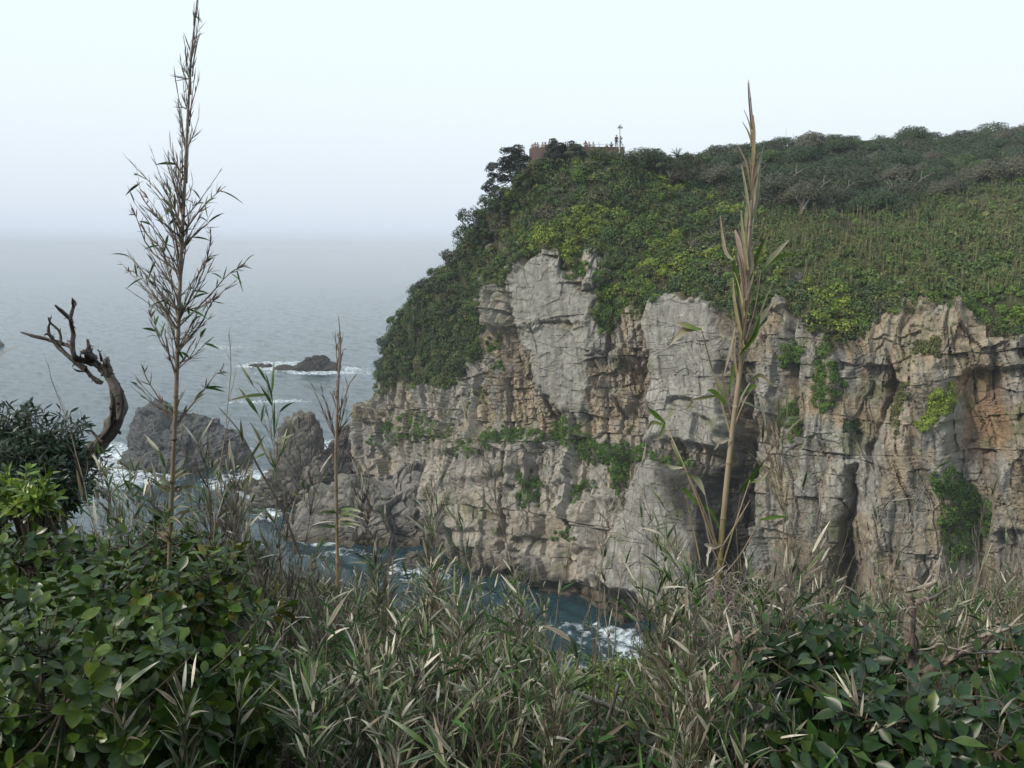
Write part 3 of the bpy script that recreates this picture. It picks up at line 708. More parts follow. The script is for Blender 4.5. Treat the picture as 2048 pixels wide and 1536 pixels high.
b = N(nt, 'ShaderNodeBsdfPrincipled'); ln(nt, cc, b.inputs['Base Color']); b.inputs['IOR'].default_value = 1.5
ln(nt, ramp(nt, fmask, ((0, .11), (1, .8))), b.inputs['Roughness'])
r1 = noise(nt, scaled(nt, co, (.4, 1, 1)), 1.0, 5, .65); r2 = noise(nt, scaled(nt, co, (.45, 1, 1)), .16, 4, .6); r3 = noise(nt, scaled(nt, co, (.4, 1, 1)), .035, 4, .6)
hh = mth(nt, 'ADD', mth(nt, 'MULTIPLY', r1, .95), mth(nt, 'MULTIPLY', r2, 1.1)); hh = mth(nt, 'ADD', hh, mth(nt, 'MULTIPLY', r3, 1.8))
hh = mth(nt, 'ADD', hh, mth(nt, 'MULTIPLY', fmask, .15))
ln(nt, bump(nt, hh, .24, 1.0), b.inputs['Normal']); ln(nt, b.outputs[0], out.inputs[0])
tag(link('sea', mesh_np('sea', P2, grid_quads(nr_, nc_, True), None, None, (m,), extra={'foam': foam})), kind='structure')

# ------------------------------------------------------------------ the air
bx0, bx1, by0, by1, bz0, bz1 = -17500, 17500, -800, 16500, -6.0, 84.0
V = [(x, y, zz) for zz in (bz0, bz1) for y in (by0, by1) for x in (bx0, bx1)]
Q = [(0, 2, 3, 1), (4, 5, 7, 6), (0, 1, 5, 4), (2, 6, 7, 3), (0, 4, 6, 2), (1, 3, 7, 5)]
hm = bpy.data.materials.new('haze'); hm.use_nodes = True; hn = hm.node_tree; hn.nodes.clear()
ho = hn.nodes.new('ShaderNodeOutputMaterial'); hv = hn.nodes.new('ShaderNodeVolumePrincipled')
hv.inputs['Color'].default_value = (.85, .905, 1, 1); hv.inputs['Density'].default_value = HAZE = .00028; hv.inputs['Anisotropy'].default_value = -.2
hn.links.new(hv.outputs[0], ho.inputs['Volume'])
HAZE_OB = tag(link('haze', mesh_np('haze', V, Q, None, None, (hm,), smooth=False)), kind='stuff')
# ------------------------------------------------------------------ plants on the headland
area = np.linalg.norm(np.cross(np.gradient(HG, axis=0), np.gradient(HG, axis=1)), axis=-1).ravel()
facing = (HFN * norm(np.array((0, 0, CZ)) - H)).sum(-1)
def in_poly(poly, wobble=0):
    d = sdf_poly(poly, HX, HY)
    return d + wobble * vnoise(H / 1.5, 141) > 0
vis = (tt > 8) & (tt < sum(tsub[:7]) + 3) & (HX < 2160) & (np.arange(len(H)) // NT > nsub[0] + nsub[1] * .3)
def pick(mask, n, power=.6):
    idx = np.flatnonzero(mask); p = area[idx] ** power
    return rng.choice(idx, size=min(n, len(idx)), replace=False, p=p / p.sum())

DKG = (.036, .060, .024); MDG = (.056, .094, .024); OLV = (.095, .108, .036); YGR = (.15, .20, .028); BRG = (.085, .145, .022); GRY = (.078, .078, .050)
TREEZ = [(1262, 328), (1400, 306), (1520, 284), (1700, 276), (1900, 268), (2200, 240), (2200, 372), (2000, 362), (1900, 392), (1780, 432), (1650, 432), (1540, 424), (1400, 372), (1300, 352)]
CANEZ = [(1500, 450), (1650, 446), (1800, 436), (2048, 376), (2200, 360), (2200, 560), (1880, 600), (1800, 605), (1650, 570), (1540, 530)]
GRASSZ = [(1840, 600), (2048, 555), (2200, 560), (2200, 670), (1950, 645), (1850, 612)]
treed = sdf_poly(TREEZ, HX, HY); caned = sdf_poly(CANEZ, HX, HY); grassd = sdf_poly(GRASSZ, HX, HY)

def bush_geo(acc, c, nrm, r, n, size, col, flat=.8, spread=.25, under=.35):
    """Leaves over a rounded bush: most near the shell, some inside."""
    d = rng.normal(size=(n, 3)); d = norm(d); d = norm(d + nrm * .55)
    lump = 1 + .28 * vnoise(d * 2.2 + c * 3.1, 150) + .14 * vnoise(d * 5 + c, 151)
    rad = r * lump * (1 - under * rng.random(n) ** 2)
    p = c + d * (rad[:, None] * np.array((1, 1, flat)))
    nn = norm(d + rng.normal(size=(n, 3)) * .38 + np.array((0, 0, .25)))
    cc = vary(col, n, spread, .07)
    cards(acc, p, nn, size * (.7 + .6 * rng.random(n)), cc, .62)

cover = Acc()
tx0, tx1 = at(1052, 308, 122)[0], at(1256, 308, 122)[0]
under_terrace = (H[:, 0] > tx0 - .5) & (H[:, 0] < tx1 + .5) & (H[:, 1] > 121.6) & (H[:, 1] < 131)
m_all = vis & (vegm > .5) & ~under_terrace
idx = pick(m_all, 3900)
pat = fbm(H[idx] / 5.0, 3, 160); pat2 = fbm(H[idx] / 9.0, 3, 161); rr = rng.random(len(idx))
for k, i in enumerate(idx):
    p = H[i]; n = norm(HFN[i] * .6 + np.array((0, 0, .7))); px, py = HX[i], HY[i]
    nl, sz = 140, .29; r = .6 + .95 * rng.random() ** 1.8
    if grassd[i] > 0: col, r, sz = (BRG if rr[k] < .7 else MDG), .45 + .3 * rng.random(), .26
    elif treed[i] > 0: col = DKG if rr[k] < .7 else GRY; r *= .9
    elif caned[i] > 0:
        col = (.078, .118, .030) if rr[k] < .6 else (MDG if rr[k] < .88 else (.125, .135, .045)); r *= .8
    elif px < 960 + 40 * pat2[k]: col = DKG if rr[k] < .62 else (OLV if rr[k] < .8 else MDG)
    else:
        if pat[k] > .22 and rr[k] < .75: col = YGR
        elif pat[k] > .05 and rr[k] < .5: col = BRG
        elif pat2[k] > .2 and rr[k] < .5: col = GRY
        else: col = DKG if rr[k] < .35 else (MDG if rr[k] < .85 else OLV)
    bush_geo(cover, p + n * r * .25, n, r, nl, sz, np.array(col) * np.exp(rng.normal() * .16))
# fringe that hangs over the cliff edge
fr_ = pick(vis & (np.abs(vegd) < 12) & (tt > 120), 640, .3)
for i in fr_:
    bush_geo(cover, H[i] + HFN[i] * .15, norm(HFN[i] + np.array((0, 0, .2))), .3 + .5 * rng.random(), 75, .22, np.array([MDG, BRG, OLV, DKG][rng.integers(4)]), .9)
tag(cover.build('shrub_cover', M_FAR), 'dense low scrub of dark and yellow green covering the headland slope', None, kind='stuff')

# upright canes standing in the scrub on the right slope
cs = Acc()
idx = np.concatenate((pick(vis & (vegm > .5) & (caned > -12) & (fbm(H / 3.0, 3, 165) > -.2), 1500, .5), pick(vis & (vegm > .5) & (treed < -6) & (HX > 1050) & (H[:, 1] < 116), 300, .5)))
n = len(idx); b0 = H[idx]; hgt = .6 + 1.2 * rng.random(n) ** 1.4
dirv = norm(np.stack((rng.normal(size=n) * .07 + .04, rng.normal(size=n) * .07, np.ones(n)), 1))
ct = vary((.20, .19, .105), n, .25, .06)
blades(cs, b0, dirv, rng.normal(size=(n, 3)) + np.array((0, -1.5, 0)), hgt + .6, .075, (.7, 1, .9, .6, .15), .02, ct * .7, ct, None, .3, 4)
for j in range(7):
    f = .45 + .5 * rng.random(n)
    bp = b0 + dirv * ((hgt + .5) * f)[:, None]
    dd = norm(dirv + rng.normal(size=(n, 3)) * .45)
    cl = np.where(rng.random((n, 1)) < .55, vary((.20, .19, .085), n), vary((.09, .115, .035), n))
    blades(cs, bp, dd, rng.normal(size=(n, 3)), .22 + .25 * rng.random(n), .075, (.4, 1, .1), .25, cl, cl, None, .1, 2)
tag(cs.build('cane_scrub', M_DRY), 'pale upright canes bristling from the scrub slope', None, kind='stuff')

# ---- windswept trees on the ridge: crowns combed by the sea wind, pale leaning trunks below
def wind_tree(seed, W=3.2, Hh=2.0, trunk_show=.5, col=DKG, nl=3600):
    g = np.random.default_rng(seed)
    wood, lv = Acc(), Acc()
    base_h = .2 + trunk_show * 1.5
    nb = 6
    tips = []
    for k in range(nb):
        a = g.uniform(-1, 1); tx = .7 + g.uniform(-1.0, 1.0) * W * .75; ty = g.uniform(-1, 1) * W * .5
        hz = base_h + Hh * .35 * g.random() + .18 * tx
        pts = [(0 + .12 * a, .1 * g.normal(), -.4), (.15 + tx * .18 + .15 * g.normal(), ty * .25, hz * .4), (tx * .55 + .2 * g.normal(), ty * .6, hz * .72), (tx, ty, hz + .3)]
        P, r = smooth_path(pts, [.15, .11, .07, .03], 9)
        tube(wood, P, r, 5, vary((.23, .215, .185), 1, .1)[0], rough=.1, seed=seed * 10 + k); tips.append(P)
        for q in range(5):
            s = P[g.integers(4, 9)]; e = s + np.array((g.normal() * .6 + .3, g.normal() * .5, .5 + .6 * g.random()))
            tube(wood, [s, (s + e) / 2 + g.normal(size=3) * .08, e], [.035, .025, .012], 3, vary((.23, .215, .185), 1, .1)[0], False)
    # crown: a shell that climbs away from the sea
    n = nl
    u = g.uniform(-1, 1, n); v = g.uniform(-1, 1, n); ok = u * u + v * v < 1; u, v = u[ok], v[ok]; n = len(u)
    dome = np.sqrt(np.maximum(1 - u * u - v * v, 0))
    x = .7 + u * W; y = v * W * .72
    lum = vnoise(np.stack((x * .9, y * .9, np.full(n, seed * 3.3)), 1), seed) * .42 + vnoise(np.stack((x * 2.2, y * 2.2, np.full(n, seed * 1.3)), 1), seed + 1) * .2
    depth = g.random(n) ** 1.3 * (.7 + 1.0 * dome)
    zt = base_h + Hh * dome ** .8 * .9 + .20 * x + lum - depth
    P = np.stack((x + .1 * g.normal(size=n), y, zt), 1)
    nn = norm(np.stack((u * .8 - .3, v * .8, dome * .8 + .25), 1) + g.normal(size=(n, 3)) * .3)
    cards(lv, P, nn, (.28 * (.7 + .6 * g.random(n))), vary(col, n, .22, .06), .55)
    return wood.mesh('trunk', M_FARWOOD), lv.mesh('crown', M_FAR)
protos = [wind_tree(1), wind_tree(2, 3.8, 2.3, .2), wind_tree(3, 2.8, 1.7, .9, GRY), wind_tree(4, 3.4, 1.8, .35, MDG), wind_tree(5, 3.0, 2.2, .2, (.036, .050, .026)), wind_tree(6, 2.6, 1.5, 1.3, (.05, .055, .032), 1500)]
def put_tree(name, mes, loc, rz, s, label, cat='tree', group=None, parts=('trunk', 'crown')):
    e = empty(name, loc, label, cat, group); e.rotation_euler = (0, 0, rz); e.scale = (s, s, s) if np.isscalar(s) else s
    for me, p in zip(mes, parts):
        if me: link(p, me, e)
    return e
def near_px(px, py, mask=None):
    d = (HX - px) ** 2 + (HY - py) ** 2 + np.where(facing > .02, 0, 400) + np.where(vis, 0, 1e6)
    return int(np.argmin(d))
# closed canopy
taken = []
cand = pick(vis & (treed > 2) & ~((HX > 1300) & (HX < 1410) & (H[:, 1] > 116)), 2500, .9)
for i in cand:
    p = H[i]
    if all((p[0] - t[0]) ** 2 + (p[1] - t[1]) ** 2 > 15.5 for t in taken): taken.append(p)
taken = taken[:150]
for k, p in enumerate(taken):
    kk = int(rng.choice([0, 1, 3, 4, 1, 4, 0, 2], 1)[0])
    s = rng.uniform(.75, 1.15)
    put_tree('windswept_tree', protos[kk], p - np.array((0, 0, .75)), rng.normal() * .25, (s, s, s * rng.uniform(.85, 1.1)), 'dark windswept evergreen in the closed canopy along the headland ridge', 'tree', 'windswept trees of the ridge canopy')
shown = [(1425, 372, 2, 1.1, 'grey bare-limbed windswept tree right of the palm, pale twisted trunks'), (1545, 405, 5, 1.25, 'windswept tree with fan of pale trunks behind the tall thick cane'), (1600, 425, 5, 1.2, 'windswept tree with several bare pale trunks at the lower canopy edge'),
         (1655, 420, 5, 1.0, 'small windswept tree with leaning pale trunk at mid canopy edge'), (1730, 425, 0, 1.1, 'dark umbrella windswept tree overhanging the cane slope'), (1790, 415, 5, 1.2, 'windswept tree with dark hollow beneath its crown above the cane slope'),
         (1880, 395, 2, .9, 'low brownish windswept tree above the highest canes'), (1945, 378, 2, 1.2, 'grey combed windswept tree with silvery twigs low on the ridge'), (2030, 360, 2, 1.3, 'pale grey leafless windswept tree cut by the right picture border'), (1350, 372, 2, .8, 'small grey twiggy tree on the slope below the palm'), (1690, 385, 4, 1.2, 'broad dark windswept tree in the second row of the canopy')]
for px, py, kk, s, lab in shown:
    i = near_px(px, py); put_tree('windswept_tree', protos[kk], H[i] - np.array((0, 0, .25)), rng.normal() * .3, s, lab)

# ---- round trees of the seaward slope
def round_tree(seed, r=1.6, col=DKG, nl=900):
    g = np.random.default_rng(seed); wood, lv = Acc(), Acc()
    for k in range(4):
        e = np.array((g.normal() * r * .5, g.normal() * r * .5, r * (.9 + .6 * g.random())))
        P, rr_ = smooth_path([(0, 0, -.6), e * .45 + g.normal(size=3) * .15, e], [.12, .08, .03], 6); tube(wood, P, rr_, 4, (.13, .115, .095))
    for k in range(9):
        d = norm(g.normal(size=3)); d[2] = abs(d[2]) * .8
        bush_geo(lv, d * r * .62 + np.array((0, 0, r * .75)), norm(d), r * (.38 + .25 * g.random()), nl // 9, .25, np.array(col) * np.exp(g.normal() * .12), .8)
    return wood.mesh('trunk', M_FARWOOD), lv.mesh('crown', M_FAR)
rp = [round_tree(21), round_tree(22, 1.8, (.030, .044, .026)), round_tree(23, 1.4, MDG), round_tree(24, 1.5, (.05, .06, .03))]
sil = [(757, 740, .8), (765, 700, .9), (785, 655, 1.0), (805, 640, .8), (832, 600, 1.1), (850, 585, .8), (868, 556, .9), (885, 520, 1.2), (905, 478, 1.0), (925, 445, 1.1), (945, 425, .9), (800, 700, .9), (840, 660, 1.0), (880, 600, 1.0), (910, 560, 1.0), (940, 500, 1.0), (975, 420, 1.0), (1000, 405, .8), (820, 740, .8), (960, 470, .9), (870, 690, .8), (900, 640, .9)]
for k, (px, py, s) in enumerate(sil):
    i = near_px(px, py)
    put_tree('slope_tree', rp[k % 4], H[i], rng.random() * 6, s * rng.uniform(.9, 1.15), 'dark round-crowned evergreen on the seaward slope above the cliff', 'tree', 'evergreens of the seaward slope')
for k, (px, py, Y, s) in enumerate(((1266, 326, 123, .75), (1284, 330, 122, .6), (1305, 330, 124, .7), (1322, 330, 123, .65), (1340, 334, 122, .7), (1368, 334, 122, .75), (1388, 326, 126, .8), (1405, 320, 130, .9), (1290, 322, 127, .8), (1330, 322, 128, .8), (1375, 318, 130, .85))):
    put_tree('skyline_tree', rp[(k * 3 + 1) % 4], at(px, py, Y) - np.array((0, 0, 1.0)), k * 1.3, s, 'dark scrubby tree on the skyline between the terrace and the ridge canopy', 'tree', 'scrubby trees round the palm')
# ---- the sprawling pine by the terrace
def pad_tree(name, label, pads, trunk, Y, col, lsz=.26, wood=(.09, .08, .07)):
    e0 = at(*trunk[0][:2], Y); e = empty(name, e0, label, 'tree')
    wd, lv = Acc(), Acc()
    T = np.array([at(px, py, Y + dy) for px, py, dy in trunk]) - e0
    P, r = smooth_path(T, np.linspace(.28, .10, len(T)), 14); tube(wd, P, r, 6, wood, rough=.1)
    for px, py, dy, rad in pads:
        c = at(px, py, Y + dy) - e0
        j = np.argmin(np.linalg.norm(P - c, axis=1)); Q, rq = smooth_path([P[j], (P[j] + c) / 2 + rng.normal(size=3) * .2 - np.array((0, 0, .1)), c], [.09, .06, .02], 6); tube(wd, Q, rq, 4, wood)
        for q in range(3):
            bush_geo(lv, c + rng.normal(size=3) * rad * .4, np.array((0, 0, 1.)), rad * .95, int(210 * rad * rad) + 60, lsz, np.array(col) * np.exp(rng.normal() * .15), .65)
    wd.build('trunk', M_FARWOOD, e); lv.build('crown', M_FAR, e)
    return e
pad_tree('sprawling_pine', 'dark sprawling pine leaning seaward beside the terrace, sky gaps in its crown',
  [(1020, 302, 0, .9), (1035, 300, 1, .9), (1005, 318, 0, 1.0), (1030, 320, 1, 1.1), (1050, 315, .5, .9), (993, 335, -.5, .9), (1015, 338, .5, 1.0), (1040, 335, 0, 1.1), (985, 350, 0, .8), (1005, 360, .5, .9), (980, 368, -.5, .7), (973, 378, 0, .55), (990, 380, 0, .7), (1025, 355, 0, 1.0), (1050, 345, 0, 1.1), (1010, 382, 0, .8), (1035, 375, 0, 1.0)], [(1045, 410, 0), (1035, 380, 0), (1020, 345, 0), (1022, 315, 0)], 124.0, (.021, .029, .021))
pad_tree('terrace_tree', 'dark flat-topped tree right in front of the terrace wall', [(1103, 294, 0, .7), (1114, 290, 0, .7), (1122, 296, 0, .6), (1106, 305, -.5, .8), (1120, 309, -.5, .8), (1097, 312, 0, .7), (1131, 306, 0, .6), (1110, 322, -.5, .9), (1092, 326, 0, .8)], [(1112, 345, 0), (1112, 318, 0), (1112, 300, 0)], 121.0, (.030, .034, .026))
pad_tree('terrace_tree', 'grey green bushy tree hiding the middle of the terrace wall', [(1140, 298, 0, .8), (1150, 294, 0, .7), (1156, 303, 0, .8), (1143, 310, 0, 1.0), (1160, 313, 0, .9), (1150, 325, 0, 1.0)], [(1150, 345, 0), (1150, 322, 0), (1150, 305, 0)], 121.0, (.062, .075, .048))
def tuft(name, label, cat, px, py, Y, h, n, col, w=.10, spread=.8, L=1.0):
    e0 = at(px, py, Y); a = Acc()
    d = norm(np.stack((rng.normal(size=n) * spread, rng.normal(size=n) * spread, .7 + rng.random(n)), 1))
    c = vary(col, n, .2, .06)
    b = rng.normal(size=(n, 3)) * np.array((.35, .35, .25)) * h
    blades(a, b, d, rng.normal(size=(n, 3)), h * (.6 + .6 * rng.random(n)) * L, w, (.5, 1, .8, .1), .45, c * .8, c, None, .3, 4)
    o = a.build(name, M_FAR); o.location = e0
    return tag(o, label, cat)
tuft('reed_clump', 'pale grey green reedy clump against the terrace wall', 'shrub', 1193, 314, 120.5, 1.6, 420, (.115, .14, .075))
tuft('reed_clump', 'pale grey green reedy clump at the foot of the pole', 'shrub', 1232, 318, 120.5, 1.4, 360, (.10, .125, .07))
tuft('reed_clump', 'olive tussock between the pole and the palm', 'shrub', 1300, 338, 124, 1.4, 220, (.10, .105, .05))
# palm
pc = at(1355, 314, 126); e = empty('palm', pc, 'spiky palm standing up from the ridge scrub', 'palm tree')
wd, lv = Acc(), Acc(); tube(wd, [(0, 0, -2.2), (0, 0, -1), (0, 0, 0)], [.22, .2, .2], 8, (.10, .085, .06), rough=.12)
for k in range(30):
    a = rng.uniform(0, 6.28); el_ = rng.uniform(.15, 1.35); L = rng.uniform(1.3, 1.9)
    d = np.array((math.cos(a) * math.cos(el_), math.sin(a) * math.cos(el_), math.sin(el_)))
    t = np.linspace(.05, 1, 12); P = d * (L * t)[:, None] + np.array((0, 0, -1)) * (.45 * L * t ** 2.2 * math.cos(el_))[:, None]
    tube(lv, P, np.linspace(.03, .008, 12), 3, (.10, .12, .05), False)
    T = norm(np.gradient(P, axis=0)); S = norm(np.cross(T, (0, 0, 1.0)))
    for sgn in (-1, 1):
        c = vary((.075, .095, .04), 12, .15)
        blades(lv, P, norm(S * sgn + T * .8 + np.array((0, 0, .25))), np.tile((0, 0, 1.), (12, 1)), .42 * np.sin(np.clip(t * 3, .4, 2.6)), .055, (.8, 1, .1), .15, c, c, None, .1, 2)
wd.build('trunk', M_FARWOOD, e); lv.build('frond', M_FAR, e)

# ---- single shrubs that stand out by their colour
def shrub_proto(seed, col, nl=420, r=1.0, sz=.22):
    lv = Acc(); g = np.random.default_rng(seed)
    for k in range(7):
        d = norm(g.normal(size=3)); d[2] = abs(d[2])
        bush_geo(lv, d * r * .5, norm(d), r * (.45 + .2 * g.random()), nl // 7, sz, np.array(col) * np.exp(g.normal() * .12), .85)
    wd = Acc()
    for k in range(4):
        e = g.normal(size=3) * r * .4; e[2] = r * .6; tube(wd, [(0, 0, -.4), e * .5, e], [.05, .04, .02], 4, (.12, .1, .07))
    return wd.mesh('stem', M_FARWOOD), lv.mesh('foliage', M_FAR)
sy = [shrub_proto(31, YGR), shrub_proto(32, (.12, .175, .03)), shrub_proto(33, BRG)]
bright = [(1152, 330, 1.0, 0, 'yellow green shrub just below the terrace trees, larger of the pair'), (1192, 326, .9, 0, 'yellow green shrub below the reedy clump at the terrace'), (1262, 346, 1.0, 0, 'yellow green shrub below the pole on the upper slope'), (1238, 352, .7, 1, 'small light green shrub beside the yellow one below the pole'),
 (1020, 392, .8, 0, 'yellowish shrub at the seaward edge below the sprawling pine'), (1340, 520, 1.0, 1, 'light green shrub on the middle slope above the big grey slab'), (1322, 552, .9, 0, 'yellow green shrub at the cliff brink above the big grey slab'), (1270, 572, .8, 0, 'yellow green shrub above the crease in the cliff'), (1422, 400, .9, 0, 'bright shrub under the grey twiggy trees'), (1390, 440, 1.0, 1, 'light green shrub halfway up beside the tall thick cane'), (1310, 470, .8, 2, 'fresh green shrub in the dark middle of the slope'), (1180, 480, .8, 2, 'fresh green shrub right above the pale rock spire'), (1240, 445, .7, 2, 'small green shrub in the darkest hollow of the slope'), (1560, 445, .9, 0, 'yellow green shrub under the fan of pale trunks'), (1610, 470, .8, 1, 'light green shrub at the top of the cane slope'), (1045, 470, .7, 1, 'small light green shrub above the grey spires'), (1700, 440, .7, 2, 'green shrub at the lower canopy edge'), (1450, 470, .8, 0, 'yellow green shrub below the trees left of the thick cane'), (1880, 560, .9, 2, 'fresh green shrub over the orange hollow'), (2010, 520, 1.0, 1, 'light green shrub near the right picture border'), (1150, 400, .7, 2, 'green shrub in shade under the terrace slope'), (1360, 395, .8, 0, 'yellow green shrub on the slope under the palm')]
for px, py, s, kk, lab in bright:
    i = near_px(px, py); e = put_tree('shrub', sy[kk], H[i] + HFN[i] * .2, rng.random() * 6, s * 1.15, lab, 'shrub', None, ('stem', 'foliage'))

# ---- plants rooted on ledges and in clefts of the cliff
PATCH = [
 ([(735, 888), (790, 822), (850, 830), (905, 850), (895, 872), (800, 885)], 150, 'green mat of plants high on the ledge of the seaward tip'),
 ([(868, 912), (930, 880), (1000, 858), (1082, 858), (1085, 876), (1000, 886), (930, 912)], 120, 'long strip of green along the ledge above the pale blocks'),
 ([(1080, 872), (1130, 832), (1168, 860), (1195, 885), (1170, 920), (1110, 880)], 90, 'lush green hummock in the middle of the ledge'),
 ([(1150, 885), (1290, 888), (1292, 912), (1250, 932), (1160, 925)], 110, 'green drift spilling down from the ledge towards the smooth slab'),
 ([(1222, 930), (1270, 910), (1252, 962), (1225, 992)], 40, 'green tongue running down the edge of the smooth slab'),
 ([(1022, 955), (1060, 943), (1082, 970), (1050, 978)], 26, 'green cushion on top of a pale block, upper of two'), ([(1032, 988), (1078, 978), (1078, 1008), (1040, 1008)], 26, 'green cushion on a pale block, lower of two'),
 ([(1145, 978), (1190, 958), (1182, 982), (1112, 1018)], 26, 'thin green streak on the rock beside the green tongue'), ([(1105, 1068), (1150, 1058), (1145, 1072), (1110, 1078)], 12, 'small green tuft low on the pale lower rocks'),
 ([(1558, 692), (1590, 678), (1608, 712), (1582, 742), (1562, 736)], 42, 'round green bush hanging high on the tan wall'),
 ([(1640, 668), (1660, 680), (1672, 740), (1690, 770), (1652, 822), (1618, 800), (1632, 760)], 80, 'tall hanging green growth between two tan ribs'),
 ([(1548, 812), (1590, 803), (1602, 880), (1584, 882)], 40, 'narrow green growth on the tan wall below the round bush'), ([(1685, 845), (1715, 842), (1712, 858), (1690, 860)], 10, 'little green tuft under the dark overhang'),
 ([(1868, 792), (1900, 768), (1904, 812), (1850, 862), (1838, 852)], 60, 'yellow green growth on the shoulder of the rock tower'),
 ([(1780, 840), (1812, 768), (1818, 792), (1790, 872)], 36, 'olive growth down the left flank of the rock tower'),
 ([(1868, 952), (1900, 930), (1932, 970), (1982, 1010), (1982, 1060), (1940, 1112), (1900, 1132), (1878, 1080), (1890, 1000)], 190, 'large bright green curtain of plants below the orange hollow'),
 ([(1968, 1190), (2012, 1178), (2002, 1255), (1972, 1255)], 50, 'green patch on the dark rock low at the right'), ([(975, 680), (1003, 672), (1002, 700), (980, 700)], 14, 'green tuft in a crack beside the upper flake'), ([(980, 728), (1000, 722), (1004, 736), (984, 738)], 10, 'smaller green tuft beneath the tuft beside the flake'),
 ([(1145, 532), (1182, 528), (1178, 548), (1150, 552)], 30, 'green bush in the notch between the grey spires'), ([(1190, 545), (1205, 550), (1200, 600), (1186, 590)], 20, 'green strip down the gap beside the spires'), ([(920, 700), (960, 685), (955, 720), (915, 730)], 36, 'bright green growth at the lower edge of the seaward scrub'), ([(1195, 605), (1225, 600), (1240, 640), (1215, 668), (1200, 650)], 60, 'dark green tongue of scrub filling the crease in the cliff'),
 ([(945, 785), (975, 775), (970, 805), (940, 810)], 18, 'olive tuft on the wall left of the tan recess'), ([(1835, 690), (1880, 680), (1875, 705), (1838, 712)], 26, 'olive tuft on the top of the rock tower'), ([(1170, 895), (1240, 900), (1230, 925), (1180, 920)], 30, 'dark leafy clump on the sloping end of the ledge'), ([(1300, 905), (1385, 925), (1380, 938), (1300, 918)], 22, 'thin green line along the foot of the great slab'),
]
for k, (poly, nb_, lab) in enumerate(PATCH):
    ok = np.flatnonzero(((pd_ := sdf_poly(poly, HX, HY)) + 7 * vnoise(H / .8, 170) > -2) & vis & (facing > -.1))
    if len(ok) < 3: ok = np.array([near_px(*np.mean(poly, axis=0))])
    a = Acc(); org = H[ok].mean(0)
    col = YGR if 'yellow' in lab else (OLV if 'olive' in lab else (DKG if 'dark' in lab else (.062, .118, .020)))
    for i in rng.choice(ok, size=nb_ + 6):
        bush_geo(a, H[i] - org + HFN[i] * .12, norm(HFN[i] + np.array((0, 0, .6))), .30 + .55 * rng.random() * np.clip(pd_[i] / 10, 0, 1), 85, .18, np.array(col) * np.exp(rng.normal() * .25), .9)
    o = a.build('ledge_plant', M_FAR); o.location = org; tag(o, lab, 'plant')

# grasses and tufts on every small ledge and joint
lg = Acc(); li = pick(vis & (vegm < .2) & (HFN[:, 2] > .42) & (H[:, 2] > 6) & (facing > 0), 520, .3)
for i in li:
    if rng.random() < .55: bush_geo(lg, H[i] + HFN[i] * .05, norm(HFN[i] + np.array((0, 0, .8))), .12 + .22 * rng.random() ** 2, 26, .13, np.array([OLV, MDG, BRG, (.13, .11, .055)][rng.integers(4)]) * np.exp(rng.normal() * .2), .8)
    else:
        m_ = 12; c_ = vary((.15, .145, .065) if rng.random() < .6 else MDG, m_, .2); blades(lg, np.repeat(H[i][None], m_, 0) + rng.normal(size=(m_, 3)) * .1, norm(np.stack((rng.normal(size=m_) * .6, rng.normal(size=m_) * .6 - .3, rng.random(m_) + .2), 1)), rng.normal(size=(m_, 3)), .25 + .3 * rng.random(m_), .05, (.7, 1, .1), .7, c_, c_, None, .2, 3)
tag(lg.build('ledge_grass', M_FAR), 'grass tufts scattered on small ledges of the cliff', None, kind='stuff')

# ---- antennas far behind the ridge
M_STEEL = plain_mat('grey_steel', (.30, .31, .32), .5, .1)
for k, (px, y0, y1) in enumerate(((1570, 300, 257), (1585, 300, 265))):
    b_ = at(px, y0, 172); t_ = at(px, y1, 172); a = Acc(); tube(a, [(0, 0, 0), (0, 0, (t_ - b_)[2])], [.05, .03], 6, (.4, .4, .4))
    tube(a, [(-.0, 0, (t_ - b_)[2] * .8), (.3, 0, (t_ - b_)[2] * .8)], [.02, .02], 4)
    o = a.build('antenna', M_STEEL); o.location = b_
    tag(o, ['thin antenna mast above the ridge trees, taller of two', 'thin antenna mast above the ridge trees, shorter of two'][k], 'antenna')
# ------------------------------------------------------------------ lookout terrace with its visitors
TY = 122.0
tl_ = at(1058, 308, TY); tr_ = at(1249, 308, TY)
deck_z = at(1150, 307, TY)[2]
org = np.array((tl_[0], TY, deck_z)); LEN = tr_[0] - tl_[0]
M_BRK, bnt, bout = new_mat('terrace_brick')
bco = objco(bnt)
bt = N(bnt, 'ShaderNodeTexBrick'); bt.inputs['Scale'].default_value = 1.0; bt.inputs['Brick Width'].default_value = .42; bt.inputs['Row Height'].default_value = .15; bt.inputs['Mortar Size'].default_value = .02
bt.inputs['Color1'].default_value = (.07, .040, .038, 1); bt.inputs['Color2'].default_value = (.095, .052, .047, 1); bt.inputs['Mortar'].default_value = (.11, .08, .07, 1)
sx = N(bnt, 'ShaderNodeSeparateXYZ'); ln(bnt, bco, sx.inputs[0]); cx = N(bnt, 'ShaderNodeCombineXYZ')
ln(bnt, mth(bnt, 'ADD', sx.outputs[0], sx.outputs[1]), cx.inputs[0]); ln(bnt, sx.outputs[2], cx.inputs[1]); ln(bnt, cx.outputs[0], bt.inputs['Vector'])
bb_ = N(bnt, 'ShaderNodeBsdfPrincipled'); ln(bnt, bt.outputs['Color'], bb_.inputs['Base Color']); bb_.inputs['Roughness'].default_value = .9; ln(bnt, bb_.outputs[0], bout.inputs[0])
M_CONC = plain_mat('terrace_concrete', (.12, .10, .09), .9, .2, 2)
M_RAIL = plain_mat('white_rail', (.62, .64, .65), .4, .05)
ter = empty('lookout_terrace', org, 'red brown brick lookout terrace with a rounded overhanging end on the headland top', 'terrace')
